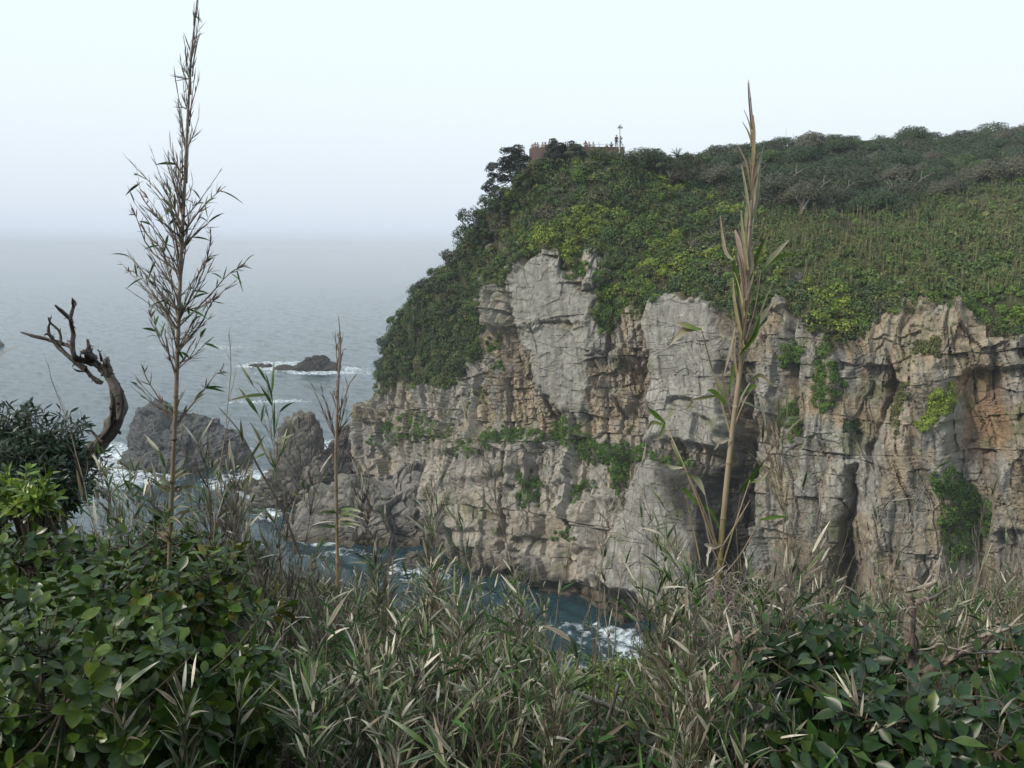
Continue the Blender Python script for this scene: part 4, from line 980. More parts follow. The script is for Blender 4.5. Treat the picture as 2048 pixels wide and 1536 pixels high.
# plan outline: straight front, rounded seaward end; extruded with wall thickness
def plan(off):
    pts = [(LEN + off, -off), (LEN + off, 7 + off)]
    for k in range(17):
        a = math.pi / 2 + math.pi * k / 16
        pts.append((3.6 + (3.5 + off) * math.cos(a), 3.5 + (3.5 + off) * math.sin(a)))
    return np.array(pts)
def ring_wall(acc, off_o, off_i, z0, z1):
    o, i_ = plan(off_o), plan(off_i); n = len(o)
    V = np.concatenate([np.column_stack((o, np.full(n, z0))), np.column_stack((o, np.full(n, z1))), np.column_stack((i_, np.full(n, z1))), np.column_stack((i_, np.full(n, z0)))])
    Q = []
    for k in range(n):
        k2 = (k + 1) % n
        for r in range(4): Q.append((r * n + k, r * n + k2, ((r + 1) % 4) * n + k2, ((r + 1) % 4) * n + k))
    acc.add(V, Q)
a = Acc(); ring_wall(a, 0, -.25, -.9, .95); a.build('parapet', M_BRK, ter, False)
a = Acc()
pl_ = plan(-.003); n = len(pl_); cc_ = pl_.mean(0)
for z0, z1, off in ((-.02, .0, -.26), (-1.15, -.905, .12)):
    p = plan(off)
    V = np.vstack((np.column_stack((p, np.full(n, z1))), np.column_stack((p, np.full(n, z0))), (*cc_, z1), (*cc_, z0)))
    a.add(V, [(k, (k + 1) % n, n + (k + 1) % n, n + k) for k in range(n)], [(k, (k + 1) % n, 2 * n) for k in range(n)] + [(n + k, n + (k + 1) % n, 2 * n + 1) for k in range(n)])
a.build('slab', M_CONC, ter, False)
a = Acc()
for px_ in (2.2, 7, 11.5):
    tube(a, [(px_, 3.4, -6), (px_, 3.4, -1.2)], [.5, .6], 10)
a.build('support', M_CONC, ter)
a = Acc(); pr = plan(-.12); 
zr = 1.28
ordr = np.vstack((pr[1:], pr[:1])); 
tube(a, np.column_stack((ordr, np.full(len(ordr), zr))), .035, 5)
for k in range(0, len(ordr) - 1):
    s0, s1 = ordr[k], ordr[k + 1]; d_ = np.linalg.norm(s1 - s0); m_ = max(1, int(d_ / 2.2))
    for q in range(m_):
        p = s0 + (s1 - s0) * q / m_; tube(a, [(*p, .95), (*p, zr)], .025, 4)
a.build('railing', M_RAIL, ter)
a = Acc()
V = np.array([(x, y, z) for z in (.0, 1.0) for y in (.5, 2.4) for x in (LEN - 2.3, LEN - .4)])
a.add(V, [(0, 2, 3, 1), (4, 5, 7, 6), (0, 1, 5, 4), (2, 6, 7, 3), (0, 4, 6, 2), (1, 3, 7, 5)]); a.build('podium', M_BRK, ter, False)

# ---- visitors: one skinned body per pose, clothes and hair as close-fitting shells
def skin_mesh(verts, edges, radii, root=0, lvl=1, name='body'):
    me = bpy.data.meshes.new(name); me.from_pydata([tuple(v) for v in verts], edges, []); o = bpy.data.objects.new(name, me); COL.objects.link(o)
    md = o.modifiers.new('skin', 'SKIN'); md.use_smooth_shade = True
    for k, sv in enumerate(me.skin_vertices[0].data): sv.radius = (radii[k], radii[k]) if np.isscalar(radii[k]) else radii[k]; sv.use_root = (k == root)
    sd = o.modifiers.new('sub', 'SUBSURF'); sd.levels = lvl; sd.render_levels = lvl
    dg = bpy.context.evaluated_depsgraph_get(); m2 = bpy.data.meshes.new_from_object(o.evaluated_get(dg)); m2.name = name
    bpy.data.objects.remove(o); bpy.data.meshes.remove(me)
    return m2
def pose(lean=0.0, arms='rail', stride=.0):
    P = {'pel': (0, 0, .92), 'wai': (0, -.02 - lean * .2, 1.08), 'che': (0, -.03 - lean * .55, 1.30), 'nec': (0, -.03 - lean * .8, 1.48), 'hea': (0, -.05 - lean, 1.60), 'top': (0, -.05 - lean, 1.69)}
    for s, n_ in ((-1, 'l'), (1, 'r')):
        P['hip' + n_] = (.09 * s, 0, .88); P['kne' + n_] = (.10 * s, -.03 + stride * s, .48); P['ank' + n_] = (.10 * s, .02 + stride * 1.6 * s, .08); P['toe' + n_] = (.11 * s, -.12 + stride * 1.6 * s, .03)
        P['sho' + n_] = (.18 * s, -.03 - lean * .62, 1.40)
        if arms == 'rail': P['elb' + n_] = (.27 * s, -.16 - lean * .6, 1.17); P['wri' + n_] = (.17 * s, -.36 - lean * .6, 1.08); P['han' + n_] = (.14 * s, -.42 - lean * .6, 1.07)
        elif arms == 'camera': P['elb' + n_] = (.27 * s, -.20, 1.26); P['wri' + n_] = (.08 * s, -.30, 1.50); P['han' + n_] = (.05 * s, -.30, 1.56)
        else: P['elb' + n_] = (.24 * s, .03, 1.12); P['wri' + n_] = (.23 * s, -.05, .88); P['han' + n_] = (.22 * s, -.07, .80)
    return P
BR = {'pel': .14, 'wai': .125, 'che': .15, 'nec': .055, 'hea': .092, 'top': .06, 'hip': .095, 'kne': .062, 'ank': .042, 'toe': .035, 'sho': .062, 'elb': .042, 'wri': .03, 'han': .034}
ED = [('pel', 'wai'), ('wai', 'che'), ('che', 'nec'), ('nec', 'hea'), ('hea', 'top')] + [e for n_ in 'lr' for e in (('pel', 'hip' + n_), ('hip' + n_, 'kne' + n_), ('kne' + n_, 'ank' + n_), ('ank' + n_, 'toe' + n_), ('che', 'sho' + n_), ('sho' + n_, 'elb' + n_), ('elb' + n_, 'wri' + n_), ('wri' + n_, 'han' + n_))]
def rad(k, g=0): return (BR[k] if k in BR else BR[k[:-1]]) + g
def sub(P, keys, g, name, cut=None):
    K = [k for k in P if k in keys]; ix = {k: i for i, k in enumerate(K)}
    return skin_mesh([P[k] for k in K], [(ix[a_], ix[b_]) for a_, b_ in ED if a_ in ix and b_ in ix], [rad(k, g) for k in K], 0, 1, name)
POSES = []
for ln_, ar, st in ((.12, 'rail', 0), (0, 'side', .03), (.02, 'camera', 0), (.2, 'rail', .02)):
    P = pose(ln_, ar, st)
    body = sub(P, set(P), 0, 'body')
    shirt = sub(P, {'pel', 'wai', 'che', 'shol', 'shor', 'elbl', 'elbr'}, .016, 'shirt')
    trous = sub(P, {'pel', 'hipl', 'hipr', 'knel', 'kner', 'ankl', 'ankr'}, .018, 'trousers')
    h = np.array(P['hea']); hv = []
    for i_ in range(9):
        for j_ in range(14):
            ph_ = i_ / 8 * 1.75; a_ = j_ / 14 * 2 * math.pi
            hv.append(h + np.array((.104 * math.sin(ph_) * math.cos(a_), .112 * math.sin(ph_) * math.sin(a_) + .012 + (.0 if math.sin(a_) > 0 else -.004), .03 + .108 * math.cos(ph_) + (.035 if math.sin(a_) < -.3 and ph_ > 1 else 0))))
    hq = [(i_ * 14 + j_, i_ * 14 + (j_ + 1) % 14, (i_ + 1) * 14 + (j_ + 1) % 14, (i_ + 1) * 14 + j_) for i_ in range(8) for j_ in range(14)]
    hair = mesh_np('hair', hv, hq)
    # face: nose, eyes, mouth and ears as small features of the body mesh
    fa_ = Acc(); f0 = h + np.array((0, -.098, 0))
    POSES.append((body, shirt, trous, hair))
    for me in POSES[-1]: me.materials.clear(); me.materials.append(None)
M_SKIN = plain_mat('skin', (.27, .165, .12), .6, .08); M_HAIR = plain_mat('dark_hair', (.02, .017, .015), .5, .2)
CLOTH = {k: plain_mat(k + '_cloth', c, .85, .12) for k, c in {'white': (.42, .43, .43), 'black': (.018, .018, .02), 'navy': (.03, .035, .07), 'grey': (.20, .21, .22), 'pink': (.26, .12, .12), 'green': (.10, .22, .17), 'red': (.22, .06, .05), 'beige': (.24, .21, .17), 'blue': (.10, .15, .28)}.items()}
def person(x, y, z, rz, ps, top, bot, label, s=1.0):
    e = empty('person', org + np.array((x, y, z)), label, 'person'); e.rotation_euler = (0, 0, rz); e.scale = (s, s, s)
    for me, nm, mt in zip(POSES[ps], ('body', 'shirt', 'trousers', 'hair'), (M_SKIN, CLOTH[top], CLOTH[bot], M_HAIR)):
        o = link(nm, me, e); o.material_slots[0].link = 'OBJECT'; o.material_slots[0].material = mt
def pxx(px): return at(px, 300, TY)[0] - org[0]
WHO = [(1060.5, 2.2, 0, 'navy', 'black', 'person in navy top at the very seaward end of the terrace'), (1065, 1.3, 3, 'white', 'grey', 'person in white top, second from the seaward end of the terrace'), (1067.5, 1.9, 0, 'black', 'black', 'person in black top in the cluster at the rounded terrace end'), (1072, 1.2, 2, 'red', 'beige', 'tall person in dark red top in the cluster at the rounded terrace end'), (1076, 1.0, 0, 'navy', 'black', 'person in dark top at the inner side of the cluster on the rounded end'),
       (1084, .75, 3, 'white', 'navy', 'person in pale top alone between the end cluster and the dark tree'), (1089, .7, 0, 'pink', 'grey', 'person in pink top near the dark tree before the wall'), (1092, .8, 0, 'black', 'black', 'person in black top near the dark tree before the wall'), (1097, .75, 0, 'grey', 'navy', 'person in grey top half behind the dark tree before the wall'),
       (1130.5, .8, 1, 'black', 'navy', 'person whose dark head shows over the bushy grey green tree'), (1148, .55, 1, 'white', 'beige', 'person in white shirt at the rail beside the bushy tree'), (1171, .6, 2, 'pink', 'beige', 'tall person in pink top at the middle of the straight rail'), (1174, .9, 0, 'beige', 'navy', 'person in beige top close behind the tall one in pink'), (1176, .5, 3, 'green', 'grey', 'small person in green top beside the one in pink'), (1179, .6, 1, 'black', 'black', 'person in black standing right of the small one in green'), (1187, .55, 1, 'white', 'grey', 'person in white standing alone on the straight rail'), (1214.5, .6, 0, 'navy', 'black', 'person in navy bending low at the rail near the corner'), (1223.5, .6, 0, 'black', 'navy', 'person in black top leaning at the rail beside the podium')]
for k, (px, y, ps, t_, b_, lab) in enumerate(WHO):
    s_ = {11: 1.1, 3: 1.06, 13: .82, 16: .84, 0: .93}.get(k, 1.0)
    x_ = pxx(px)
    if x_ < 3.6: x_ = max(x_, .55); y = max(y, 3.5 - math.sqrt(max(3.05 ** 2 - (3.6 - x_) ** 2, 0)))
    person(x_, y, 0, rng.normal() * .5, ps, t_, b_, lab, s_)
person(pxx(1234), .9, 1.0, -.5, 1, 'black', 'black', 'person all in black standing high on the podium before the pole', 1.02)
person(pxx(1242.5), 1.5, 1.0, .6, 2, 'navy', 'black', 'person in navy on the podium behind the pole holding a camera up', .98)

# pole with loudspeakers and its stay
pb = at(1238.5, 318, TY - 1.2); pt_ = at(1238.5, 258, TY - 1.2); hp = (pt_ - pb)[2]
e = empty('loudspeaker_pole', pb, 'grey pole with white horn loudspeakers and a slanting stay beside the terrace corner', 'pole')
a = Acc(); tube(a, [(0, 0, -1.5), (0, 0, hp * .55), (0, 0, hp * .56), (0, 0, hp)], [.12, .12, .08, .07], 10); a.build('mast', M_STEEL, e)
for dx, yaw in ((-.12, 3.3), (.12, .5), (-.02, 4.4)):
    a = Acc(); d = np.array((math.cos(yaw), math.sin(yaw), .1))
    c = np.array((dx, -.05, hp + .22 + (.25 if yaw > 4 else 0)))
    tube(a, [c - d * .14, c, c + d * .08, c + d * .2], [.10, .10, .13, .2], 12); tube(a, [(0, 0, hp - .05), (dx * .6, 0, hp + .1), c], .03, 5); a.build('loudspeaker', M_RAIL, e)
a = Acc(); st = at(1255, 308, TY - 1.2) - pb; tube(a, [(0, 0, hp * .72), st + np.array((0, 0, -.6))], .05, 6); a.build('stay', M_STEEL, e)
# ------------------------------------------------------------------ the near slope the viewer stands on
def gz(x, y):
    x = np.asarray(x, float); y = np.asarray(y, float)
    yc = np.minimum(y, 12)
    z = 43.35 - .05 * np.maximum(yc, -5) - .03 * np.maximum(yc, 0) ** 2
    z = z - 1.1 * np.clip(y - 12, 0, 4) - 4.5 * np.clip(y - 16, 0, 9)
    z = z + .55 * sstep(-1.0, -3.0, x) * (1 - sstep(7, 12, y)) + .25 * sstep(.9, 2.5, x) * (1 - sstep(6, 11, y))
    z = z + 1.15 * np.clip(-1.6 - y, 0, 11)  # unseen bank behind the viewer, added to shade the foreground
    z = z - 1.7 * np.exp(-((x - 1.2) / 1.4) ** 2) * sstep(3, 7, y)
    return z
gx = np.concatenate((np.linspace(-30, -7, 12), np.linspace(-6.5, 6.5, 110), np.linspace(7, 34, 14))); gy = np.concatenate((np.linspace(-22, -.3, 24), np.linspace(.2, 12, 110), np.linspace(12.4, 25, 24)))
GX, GY = np.meshgrid(gx, gy, indexing='ij'); GP = np.stack((GX, GY, gz(GX, GY)), -1).reshape(-1, 3)
GP[:, 2] += .08 * fbm(GP / .7, 4, 501)
m, nt, out = new_mat('litter_soil'); co = objco(nt)
f = noise(nt, co, 9, 6, .7); c = ramp(nt, f, ((.3, (.022, .018, .012)), (.55, (.055, .043, .028)), (.75, (.13, .105, .07))))
b = N(nt, 'ShaderNodeBsdfPrincipled'); ln(nt, c, b.inputs['Base Color']); b.inputs['Roughness'].default_value = .95; ln(nt, bump(nt, f, 1, .04), b.inputs['Normal']); ln(nt, b.outputs[0], out.inputs[0])
tag(link('ground', mesh_np('ground', GP, grid_quads(len(gx), len(gy)), None, None, (m,))), kind='structure')

def on_ground(px, Y):
    x = (px - 1024) / FPX * Y / CP * 1.06
    for _ in range(6):
        z = float(gz(x, Y)); d = Y * CP - (z - CZ) * SP; x = (px - 1024) / FPX * d
    return np.array((x, Y, float(gz(x, Y))))

TAN = (.27, .23, .165); GRYT = (.205, .185, .16); BLEACH = (.68, .64, .53); GRN = (.042, .112, .028); GRN2 = (.075, .145, .032); DRYB = (.13, .105, .075)
# ------------------------------------------------------------------ canes
def cane_geo(seed, H=1.2, r0=.006, f0=.35, nb=4, tw=(.12, .26), ang=(12, 32), leaf_p=.15, green=.6, Ll=(.09, .15), Lw=(.009, .015), spikes=5, bend=.06, bare_top=False, twcol=GRYT, top_leaves=0):
    """Stem with nodes, ascending twigs with spikelets, and leaves; base at the origin."""
    g = np.random.default_rng(seed)
    st, tg, lf = Acc(), Acc(), Acc()
    bx, by = g.normal() * bend, g.normal() * bend
    n = max(8, int(H / .10)); t = np.linspace(0, 1, n)
    P = np.stack((bx * H * t ** 2 + .004 * g.normal(size=n), by * H * t ** 2 + .004 * g.normal(size=n), H * t - .12 * (t == 0)), 1)
    r = np.maximum(r0 * (1 - t) ** .7, .0013)
    k3 = np.repeat(np.arange(n), 3)[1:-1]; PP = P[k3].copy(); rr = r[k3].copy()
    T = norm(np.gradient(P, axis=0))
    for j in range(len(k3)):
        s = (j + 1) % 3
        PP[j] += T[k3[j]] * (-.004 if s == 0 else (.004 if s == 2 else 0)); rr[j] *= 1.35 if s == 1 else 1.0
    c = vary(TAN, n, .12, .04) * np.where(g.random((n, 1)) < .25, .75, 1)
    tube(st, PP, rr, 6, c[k3])
    B0, D0, U0, L0, W0, C0, C1, E0, R0 = [], [], [], [], [], [], [], [], []
    def leaf(p, d):
        L = g.uniform(*Ll); gr = g.random() < green
        B0.append(p); D0.append(d); U0.append(g.normal(size=3) + (0, 0, .8)); L0.append(L); W0.append(g.uniform(*Lw))
        gr = gr and g.random() > .12; cg = np.array(GRN if g.random() < .6 else GRN2) * np.exp(g.normal() * .2); ct = np.array(BLEACH if g.random() < .5 else TAN) * np.exp(g.normal() * .2)
        C0.append(cg if gr else ct * .9); C1.append(ct if (g.random() < .6 or not gr) else cg * 1.2); E0.append(np.array(BLEACH) * .9 if g.random() < .45 else C0[-1]); R0.append(g.uniform(.0, .3))
    SB, SD, SL, SW, SC = [], [], [], [], []
    for i in range(n):
        if t[i] < f0: continue
        side = g.uniform(0, 6.28)
        for q in range(max(1, int(g.poisson(nb)))):
            a = side + (q % 2) * 3.1 + g.normal() * .9; th = R(g.uniform(*ang))
            d = T[i] * math.cos(th) + np.array((math.cos(a), math.sin(a), 0)) * math.sin(th)
            L = g.uniform(*tw) * (1.05 - .45 * t[i])
            p0 = P[i]; p1 = p0 + d * L * .55 + g.normal(size=3) * .008; p2 = p1 + norm(d + np.array((0, 0, .35))) * L * .45
            tc = np.array(twcol) * np.exp(g.normal() * .22)
            tube(tg, [p0, p1, p2], [.0018, .0013, .0008], 3, tc, False)
            for s in range(g.poisson(spikes)):
                f = g.uniform(.2, 1); pp = p0 + (p1 - p0) * min(f / .55, 1) + (p2 - p1) * max((f - .55) / .45, 0)
                SB.append(pp); SD.append(norm(d + g.normal(size=3) * .28)); SL.append(g.uniform(.025, .075)); SW.append(g.uniform(.0022, .0045)); SC.append(tc * np.exp(g.normal() * .2))
            if g.random() < leaf_p * 2.2:
                for s in range(g.integers(1, 4)): leaf(p1 if s else p2, norm(d + g.normal(size=3) * .36 + np.array((0, 0, .15))))
    for s in range(top_leaves): leaf(P[-1 - (s % 3)], norm(np.array((g.normal() * .42, g.normal() * .42, .8))))
    if SB:
        SC = np.array(SC); blades(tg, np.array(SB), np.array(SD), g.normal(size=(len(SB), 3)), np.array(SL), np.array(SW), (.6, 1, .1), .0, SC, SC * 1.1, None, 0, 1)
    if B0: blades(lf, np.array(B0), np.array(D0), np.array(U0), np.array(L0), np.array(W0), (.25, .9, 1, .8, .45, .05), np.array(R0), np.array(C0), np.array(C1), np.array(E0), .3, 5)
    return st.mesh('stem', M_CANE), tg.mesh('twig', M_DRY), lf.mesh('foliage', M_DRY)
FEATHER = [cane_geo(600 + k, 1.2, .0065, .38, 5.5, (.13, .3), (10, 30), .12, .5, spikes=7) for k in range(5)]
DARKF = [cane_geo(620 + k, 1.1, .006, .3, 7, (.12, .26), (10, 28), .05, .4, spikes=8, twcol=(.145, .115, .085)) for k in range(4)]
LEAFY = [cane_geo(640 + k, 1.1, .005, .5, 2.2, (.08, .2), (15, 45), .8, .88, (.08, .15), (.008, .014), 3, top_leaves=5) for k in range(6)]
THIN = [cane_geo(660 + k, 1.3, .0045, .45, 1.3, (.08, .22), (10, 25), .12, .6, spikes=3) for k in range(4)]
SPRAY = [cane_geo(700 + k, .9, .0045, .62, 2.5, (.10, .2), (8, 22), .5, .6, (.11, .19), (.009, .015), 5, twcol=(.145, .115, .085), top_leaves=12) for k in range(5)]
BROAD = [cane_geo(680 + k, .8, .004, .45, 1.6, (.06, .14), (20, 55), .9, .93, (.09, .16), (.009, .016), 1, top_leaves=6) for k in range(5)]
KINDS = {'feather': FEATHER, 'dark': DARKF, 'leafy': LEAFY, 'thin': THIN, 'broad': BROAD, 'spray': SPRAY}
def put_cane(kind, px, top, Y, label, group=None, var=None, lean=.06, name='cane'):
    if kind == 'spray': top += 55
    b_ = on_ground(px, Y); zt = at(px, top, Y)[2]
    mes = KINDS[kind][var if var is not None else rng.integers(len(KINDS[kind]))]
    h0 = max(v.co.z for v in mes[0].vertices) if not hasattr(put_cane, 'h') else None
    h0 = HREF[mes[0].name]
    s = max(.35, (zt - b_[2]) / h0); sx_ = s ** .6
    e = empty(name, b_, label, 'cane', group); e.scale = (sx_, sx_, s); e.rotation_euler = (rng.normal() * lean, rng.normal() * lean, rng.random() * 6.28)
    for me, p in zip(mes, ('stem', 'dry_twig', 'foliage')):  # the middle part is the dry twigs with their spikelets
        if me: link(p, me, e)
    return e
HREF = {}
for k_ in KINDS.values():
    for mes in k_:
        co_ = np.zeros(len(mes[0].vertices) * 3, F32); mes[0].vertices.foreach_get('co', co_); HREF[mes[0].name] = float(co_[2::3].max())
# single canes one can point to: kind, px, top py, distance, label
SINGLES = [('thin', 615, 785, 4.2, 'bare brown cane rising in front of the sea stack'), ('leafy', 577, 800, 3.6, 'green leafed cane in front of the sea stack, leaves bunched at its top'), ('thin', 255, 798, 3.0, 'slender grey cane between the snag and the tall plumed cane'), ('thin', 425, 745, 3.2, 'hair thin cane just right of the tall plumed cane'), ('thin', 428, 880, 3.4, 'short bare cane in front of the humped boulder'),
 ('feather', 445, 925, 3.3, 'thick dry plume of cane beside the leafy bush, tallest of its clump'), ('feather', 462, 985, 3.1, 'dry plume of cane leaning over the sea channel'), ('feather', 598, 1040, 3.2, 'dense brown plume below the sea stack'), ('feather', 575, 1010, 3.4, 'tan plume of cane in front of the rock shelf end'), ('dark', 790, 985, 3.6, 'dark feathery cane standing before the rock shelf'), ('dark', 843, 985, 3.7, 'second dark feathery cane before the pale blocks'), ('feather', 770, 1060, 3.4, 'dry plume between the two dark feathery canes'),
 ('thin', 1083, 858, 3.4, 'tall hair thin cane in front of the pale cliff blocks'), ('thin', 1098, 1010, 3.6, 'shorter thin cane close beside the hair thin one'), ('thin', 1135, 1080, 3.3, 'grey thin cane over the cove foam'), ('dark', 925, 1160, 2.9, 'big dark cane head with bleached leaves in the middle of the thicket'), ('leafy', 935, 1140, 2.8, 'cane topped by a spray of bleached blades in the middle of the thicket'), ('leafy', 880, 1060, 3.3, 'leafy cane with dark green blades before the pale blocks'), ('leafy', 950, 1070, 3.5, 'lone leafy cane tip in front of the cliff foot'),
 ('thin', 1185, 1130, 3.0, 'pale branching cane over the cove, seaward one'), ('thin', 1240, 1120, 3.0, 'pale branching cane over the cove, inner one'), ('leafy', 1330, 1075, 3.0, 'small leafed cane in front of the dark cleft'), ('thin', 1380, 1000, 2.8, 'thin yellowish cane just left of the tall thick cane'), ('thin', 1545, 1020, 2.8, 'whitish dead cane leaning before the tan ribs'), ('feather', 1610, 900, 3.0, 'faint grey plume of cane before the tan ribs'), ('thin', 1695, 960, 2.8, 'slender straw cane leaning over the crease in the tan wall'), ('thin', 1880, 1030, 2.6, 'thin cane rising behind the broken stump'), ('feather', 1620, 1080, 3.0, 'dead grey plume at the foot of the tan ribs'), ('thin', 2040, 1090, 2.7, 'straw cane cut by the right border'), ('leafy', 1995, 1190, 2.8, 'small yellow green cane at the right of the stump'), ('thin', 1770, 1130, 2.9, 'straw cane between the crease and the stump'), ('spray', 905, 1170, 2.6, 'spray of long bleached blades on a dark plume in the middle of the thicket'), ('spray', 840, 1110, 2.9, 'spray of green and white blades before the pale blocks'), ('spray', 600, 1190, 2.9, 'spray of blades just below the sea stack plumes'), ('spray', 520, 1230, 2.6, 'spray of white tipped blades at the edge of the leafy bank'), ('spray', 1395, 1225, 2.5, 'spray of pale torn blades left of the shredded stump'), ('spray', 1345, 1310, 2.3, 'spray of pale blades by the end of the fallen branch'), ('spray', 760, 1290, 2.4, 'spray of green blades deep in the brown thicket'), ('spray', 1010, 1270, 2.6, 'spray of blades next to the green brink bush'), ('spray', 690, 1380, 2.1, 'low spray of bleached blades at the bottom of the thicket'), ('spray', 1060, 1400, 2.1, 'low spray of green blades left of the fallen branch'), ('spray', 1540, 1390, 2.0, 'spray of narrow pale blades before the glossy bush'), ('spray', 1760, 1400, 1.9, 'spray of straw blades beneath the broken stump'), ('spray', 290, 1370, 1.75, 'spray of pale edged blades across the round leaved bush'), ('spray', 390, 1400, 1.8, 'second spray of pale edged blades across the round leaved bush'), ('spray', 1650, 1230, 2.7, 'spray of blades above the glossy bush'), ('spray', 1960, 1240, 2.6, 'spray of blades beside the pale right branch'), ('thin', 8, 735, 3.2, 'dark twiggy cane at the left border above the dark bush')]
for kind, px, top, Y, lab in SINGLES: put_cane(kind, px, top, Y, lab)
ZONES = [((430, 560), (3.0, 4.2), (960, 1130), 16, ('feather', 'dark', 'feather'), 'dry plumed cane in the clump between the leafy bush and the sea channel', 'canes beside the leafy bush'),
 ((545, 700), (3.4, 5.2), (1110, 1250), 20, ('feather', 'dark', 'leafy', 'thin'), 'dry cane in the thicket below the sea stack and rock shelf', 'canes below the sea stack'),
 ((680, 900), (3.0, 6.0), (1130, 1320), 34, ('feather', 'leafy', 'spray', 'leafy'), 'cane in the brown thicket below the rock shelf', 'canes below the rock shelf'),
 ((880, 1080), (2.8, 5.5), (1170, 1350), 34, ('leafy', 'spray', 'feather', 'leafy'), 'cane in the brown thicket in front of the pale cliff foot', 'canes before the cliff foot'),
 ((1070, 1260), (2.6, 3.6), (1260, 1400), 6, ('thin', 'thin'), 'thin cane standing in front of the foaming cove', 'thin canes before the cove'),
 ((1320, 1480), (2.5, 4.2), (1180, 1330), 34, ('feather', 'leafy', 'feather', 'thin'), 'cane in the straw thicket around the foot of the tall thick cane', 'canes round the thick cane'),
 ((1480, 1760), (2.8, 4.5), (1180, 1290), 30, ('feather', 'thin', 'feather', 'leafy'), 'dead straw cane in front of the tan ribs', 'canes before the tan ribs'),
 ((1760, 2080), (2.7, 4.4), (1180, 1300), 30, ('feather', 'thin', 'leafy'), 'straw cane around the broken stump', 'canes round the broken stump'),
 ((170, 430), (3.3, 4.3), (930, 1080), 20, ('feather', 'leafy', 'thin', 'leafy'), 'cane poking up behind the round leaved bush', 'canes behind the round leaved bush'),
 ((480, 900), (1.9, 2.7), (1300, 1490), 30, ('broad', 'spray', 'leafy', 'broad'), 'low cane with broad bleached blades at the foot of the thicket', 'low canes at the thicket foot'),
 ((900, 1120), (1.9, 2.7), (1340, 1500), 22, ('broad', 'dark', 'leafy', 'broad'), 'low cane with broad bleached blades below the fallen branch', 'low canes below the fallen branch'),
 ((1300, 2060), (1.75, 2.3), (1400, 1520), 26, ('broad', 'broad', 'leafy'), 'low cane with broad bleached blades in front of the glossy bushes', 'low canes before the glossy bushes'),
 ((1120, 1470), (2.8, 4.0), (940, 1160), 11, ('thin',), 'tall hair thin straw cane rising in front of the smooth slab and cove', 'tall thin canes before the slab'),
 ((1490, 2040), (2.8, 4.0), (980, 1160), 13, ('thin',), 'tall hair thin straw cane rising in front of the right cliff wall', 'tall thin canes before the right wall'),
 ((130, 480), (1.7, 2.1), (1420, 1530), 9, ('broad',), 'low cane with pale edged blades in front of the round leaved bush', 'low canes before the round leaved bush')]
for (xa, xb), (ya, yb), (ta, tb), n, kinds, lab, grp in ZONES:
    for k in range(int(n * .78)):
        Y = rng.uniform(ya, yb); put_cane(kinds[k % len(kinds)], rng.uniform(xa, xb), rng.uniform(ta, tb), Y, lab, grp, lean=.10)

# the rest of the thicket, past counting
def arrays(me):
    V = np.zeros(len(me.vertices) * 3, F32); me.vertices.foreach_get('co', V)
    C_ = np.zeros(len(me.vertices) * 4, F32); me.attributes['Col'].data.foreach_get('color', C_)
    L_ = np.zeros(len(me.loops), np.int32); me.loops.foreach_get('vertex_index', L_); T_ = np.zeros(len(me.polygons), np.int32); me.polygons.foreach_get('loop_total', T_)
    nq = int((T_ == 4).sum()); return V.reshape(-1, 3), C_.reshape(-1, 4)[:, :3], L_[:nq * 4].reshape(-1, 4), L_[nq * 4:].reshape(-1, 3)
ARR = {k: [[arrays(m_) for m_ in mes if m_] for mes in v] for k, v in KINDS.items()}
thick = Acc()
MORE = [((430, 560), (3.0, 4.4), (990, 1150), 14, 'feather dark feather'), ((540, 720), (3.2, 5.2), (1150, 1280), 36, 'feather dark leafy feather thin'), ((680, 900), (2.8, 6.0), (1120, 1300), 54, 'feather leafy leafy thin'), ((880, 1090), (2.7, 5.5), (1150, 1320), 50, 'leafy spray leafy feather'),
        ((1060, 1110), (2.5, 3.4), (1200, 1380), 6, 'thin leafy'), ((1330, 1480), (2.3, 4.0), (1150, 1300), 54, 'feather leafy spray leafy'), ((1480, 1770), (2.6, 4.2), (1190, 1300), 44, 'feather leafy feather leafy'), ((1760, 2080), (2.5, 4.2), (1190, 1310), 44, 'feather leafy leafy'), ((170, 430), (3.3, 4.3), (960, 1080), 16, 'feather leafy thin'),
        ((480, 900), (2.0, 3.0), (1270, 1450), 46, 'leafy spray broad leafy'), ((900, 1110), (2.0, 2.9), (1330, 1470), 28, 'leafy spray broad leafy'), ((1335, 1500), (1.9, 2.6), (1300, 1450), 18, 'leafy feather dark')]
for (xa, xb), (ya, yb), (ta, tb), n, kinds in MORE:
    kinds = kinds.split()
    for k in range(n):
        kind = kinds[k % len(kinds)]; v_ = rng.integers(len(KINDS[kind])); Y = rng.uniform(ya, yb); p = on_ground(rng.uniform(xa, xb), Y); zt = at(1024, rng.uniform(ta, tb) + (60 if kind == 'spray' else 0), Y)[2]
        s = max(.35, (zt - p[2]) / HREF[KINDS[kind][v_][0].name]); sx_ = s ** .6; a_ = rng.random() * 6.28; ca, sa = math.cos(a_), math.sin(a_); lx, ly = rng.normal() * .1, rng.normal() * .1
        for V, C_, Q_, T_ in ARR[kind][v_]:
            W_ = np.stack(((V[:, 0] * ca - V[:, 1] * sa) * sx_ + V[:, 2] * s * lx, (V[:, 0] * sa + V[:, 1] * ca) * sx_ + V[:, 2] * s * ly, V[:, 2] * s), 1) + p
            thick.add(W_, Q_, T_, C_ * .85 * np.exp(rng.normal() * .15))
tag(thick.build('cane_thicket', M_DRY), 'tangled dry cane thicket filling the brink of the near slope', None, kind='stuff')

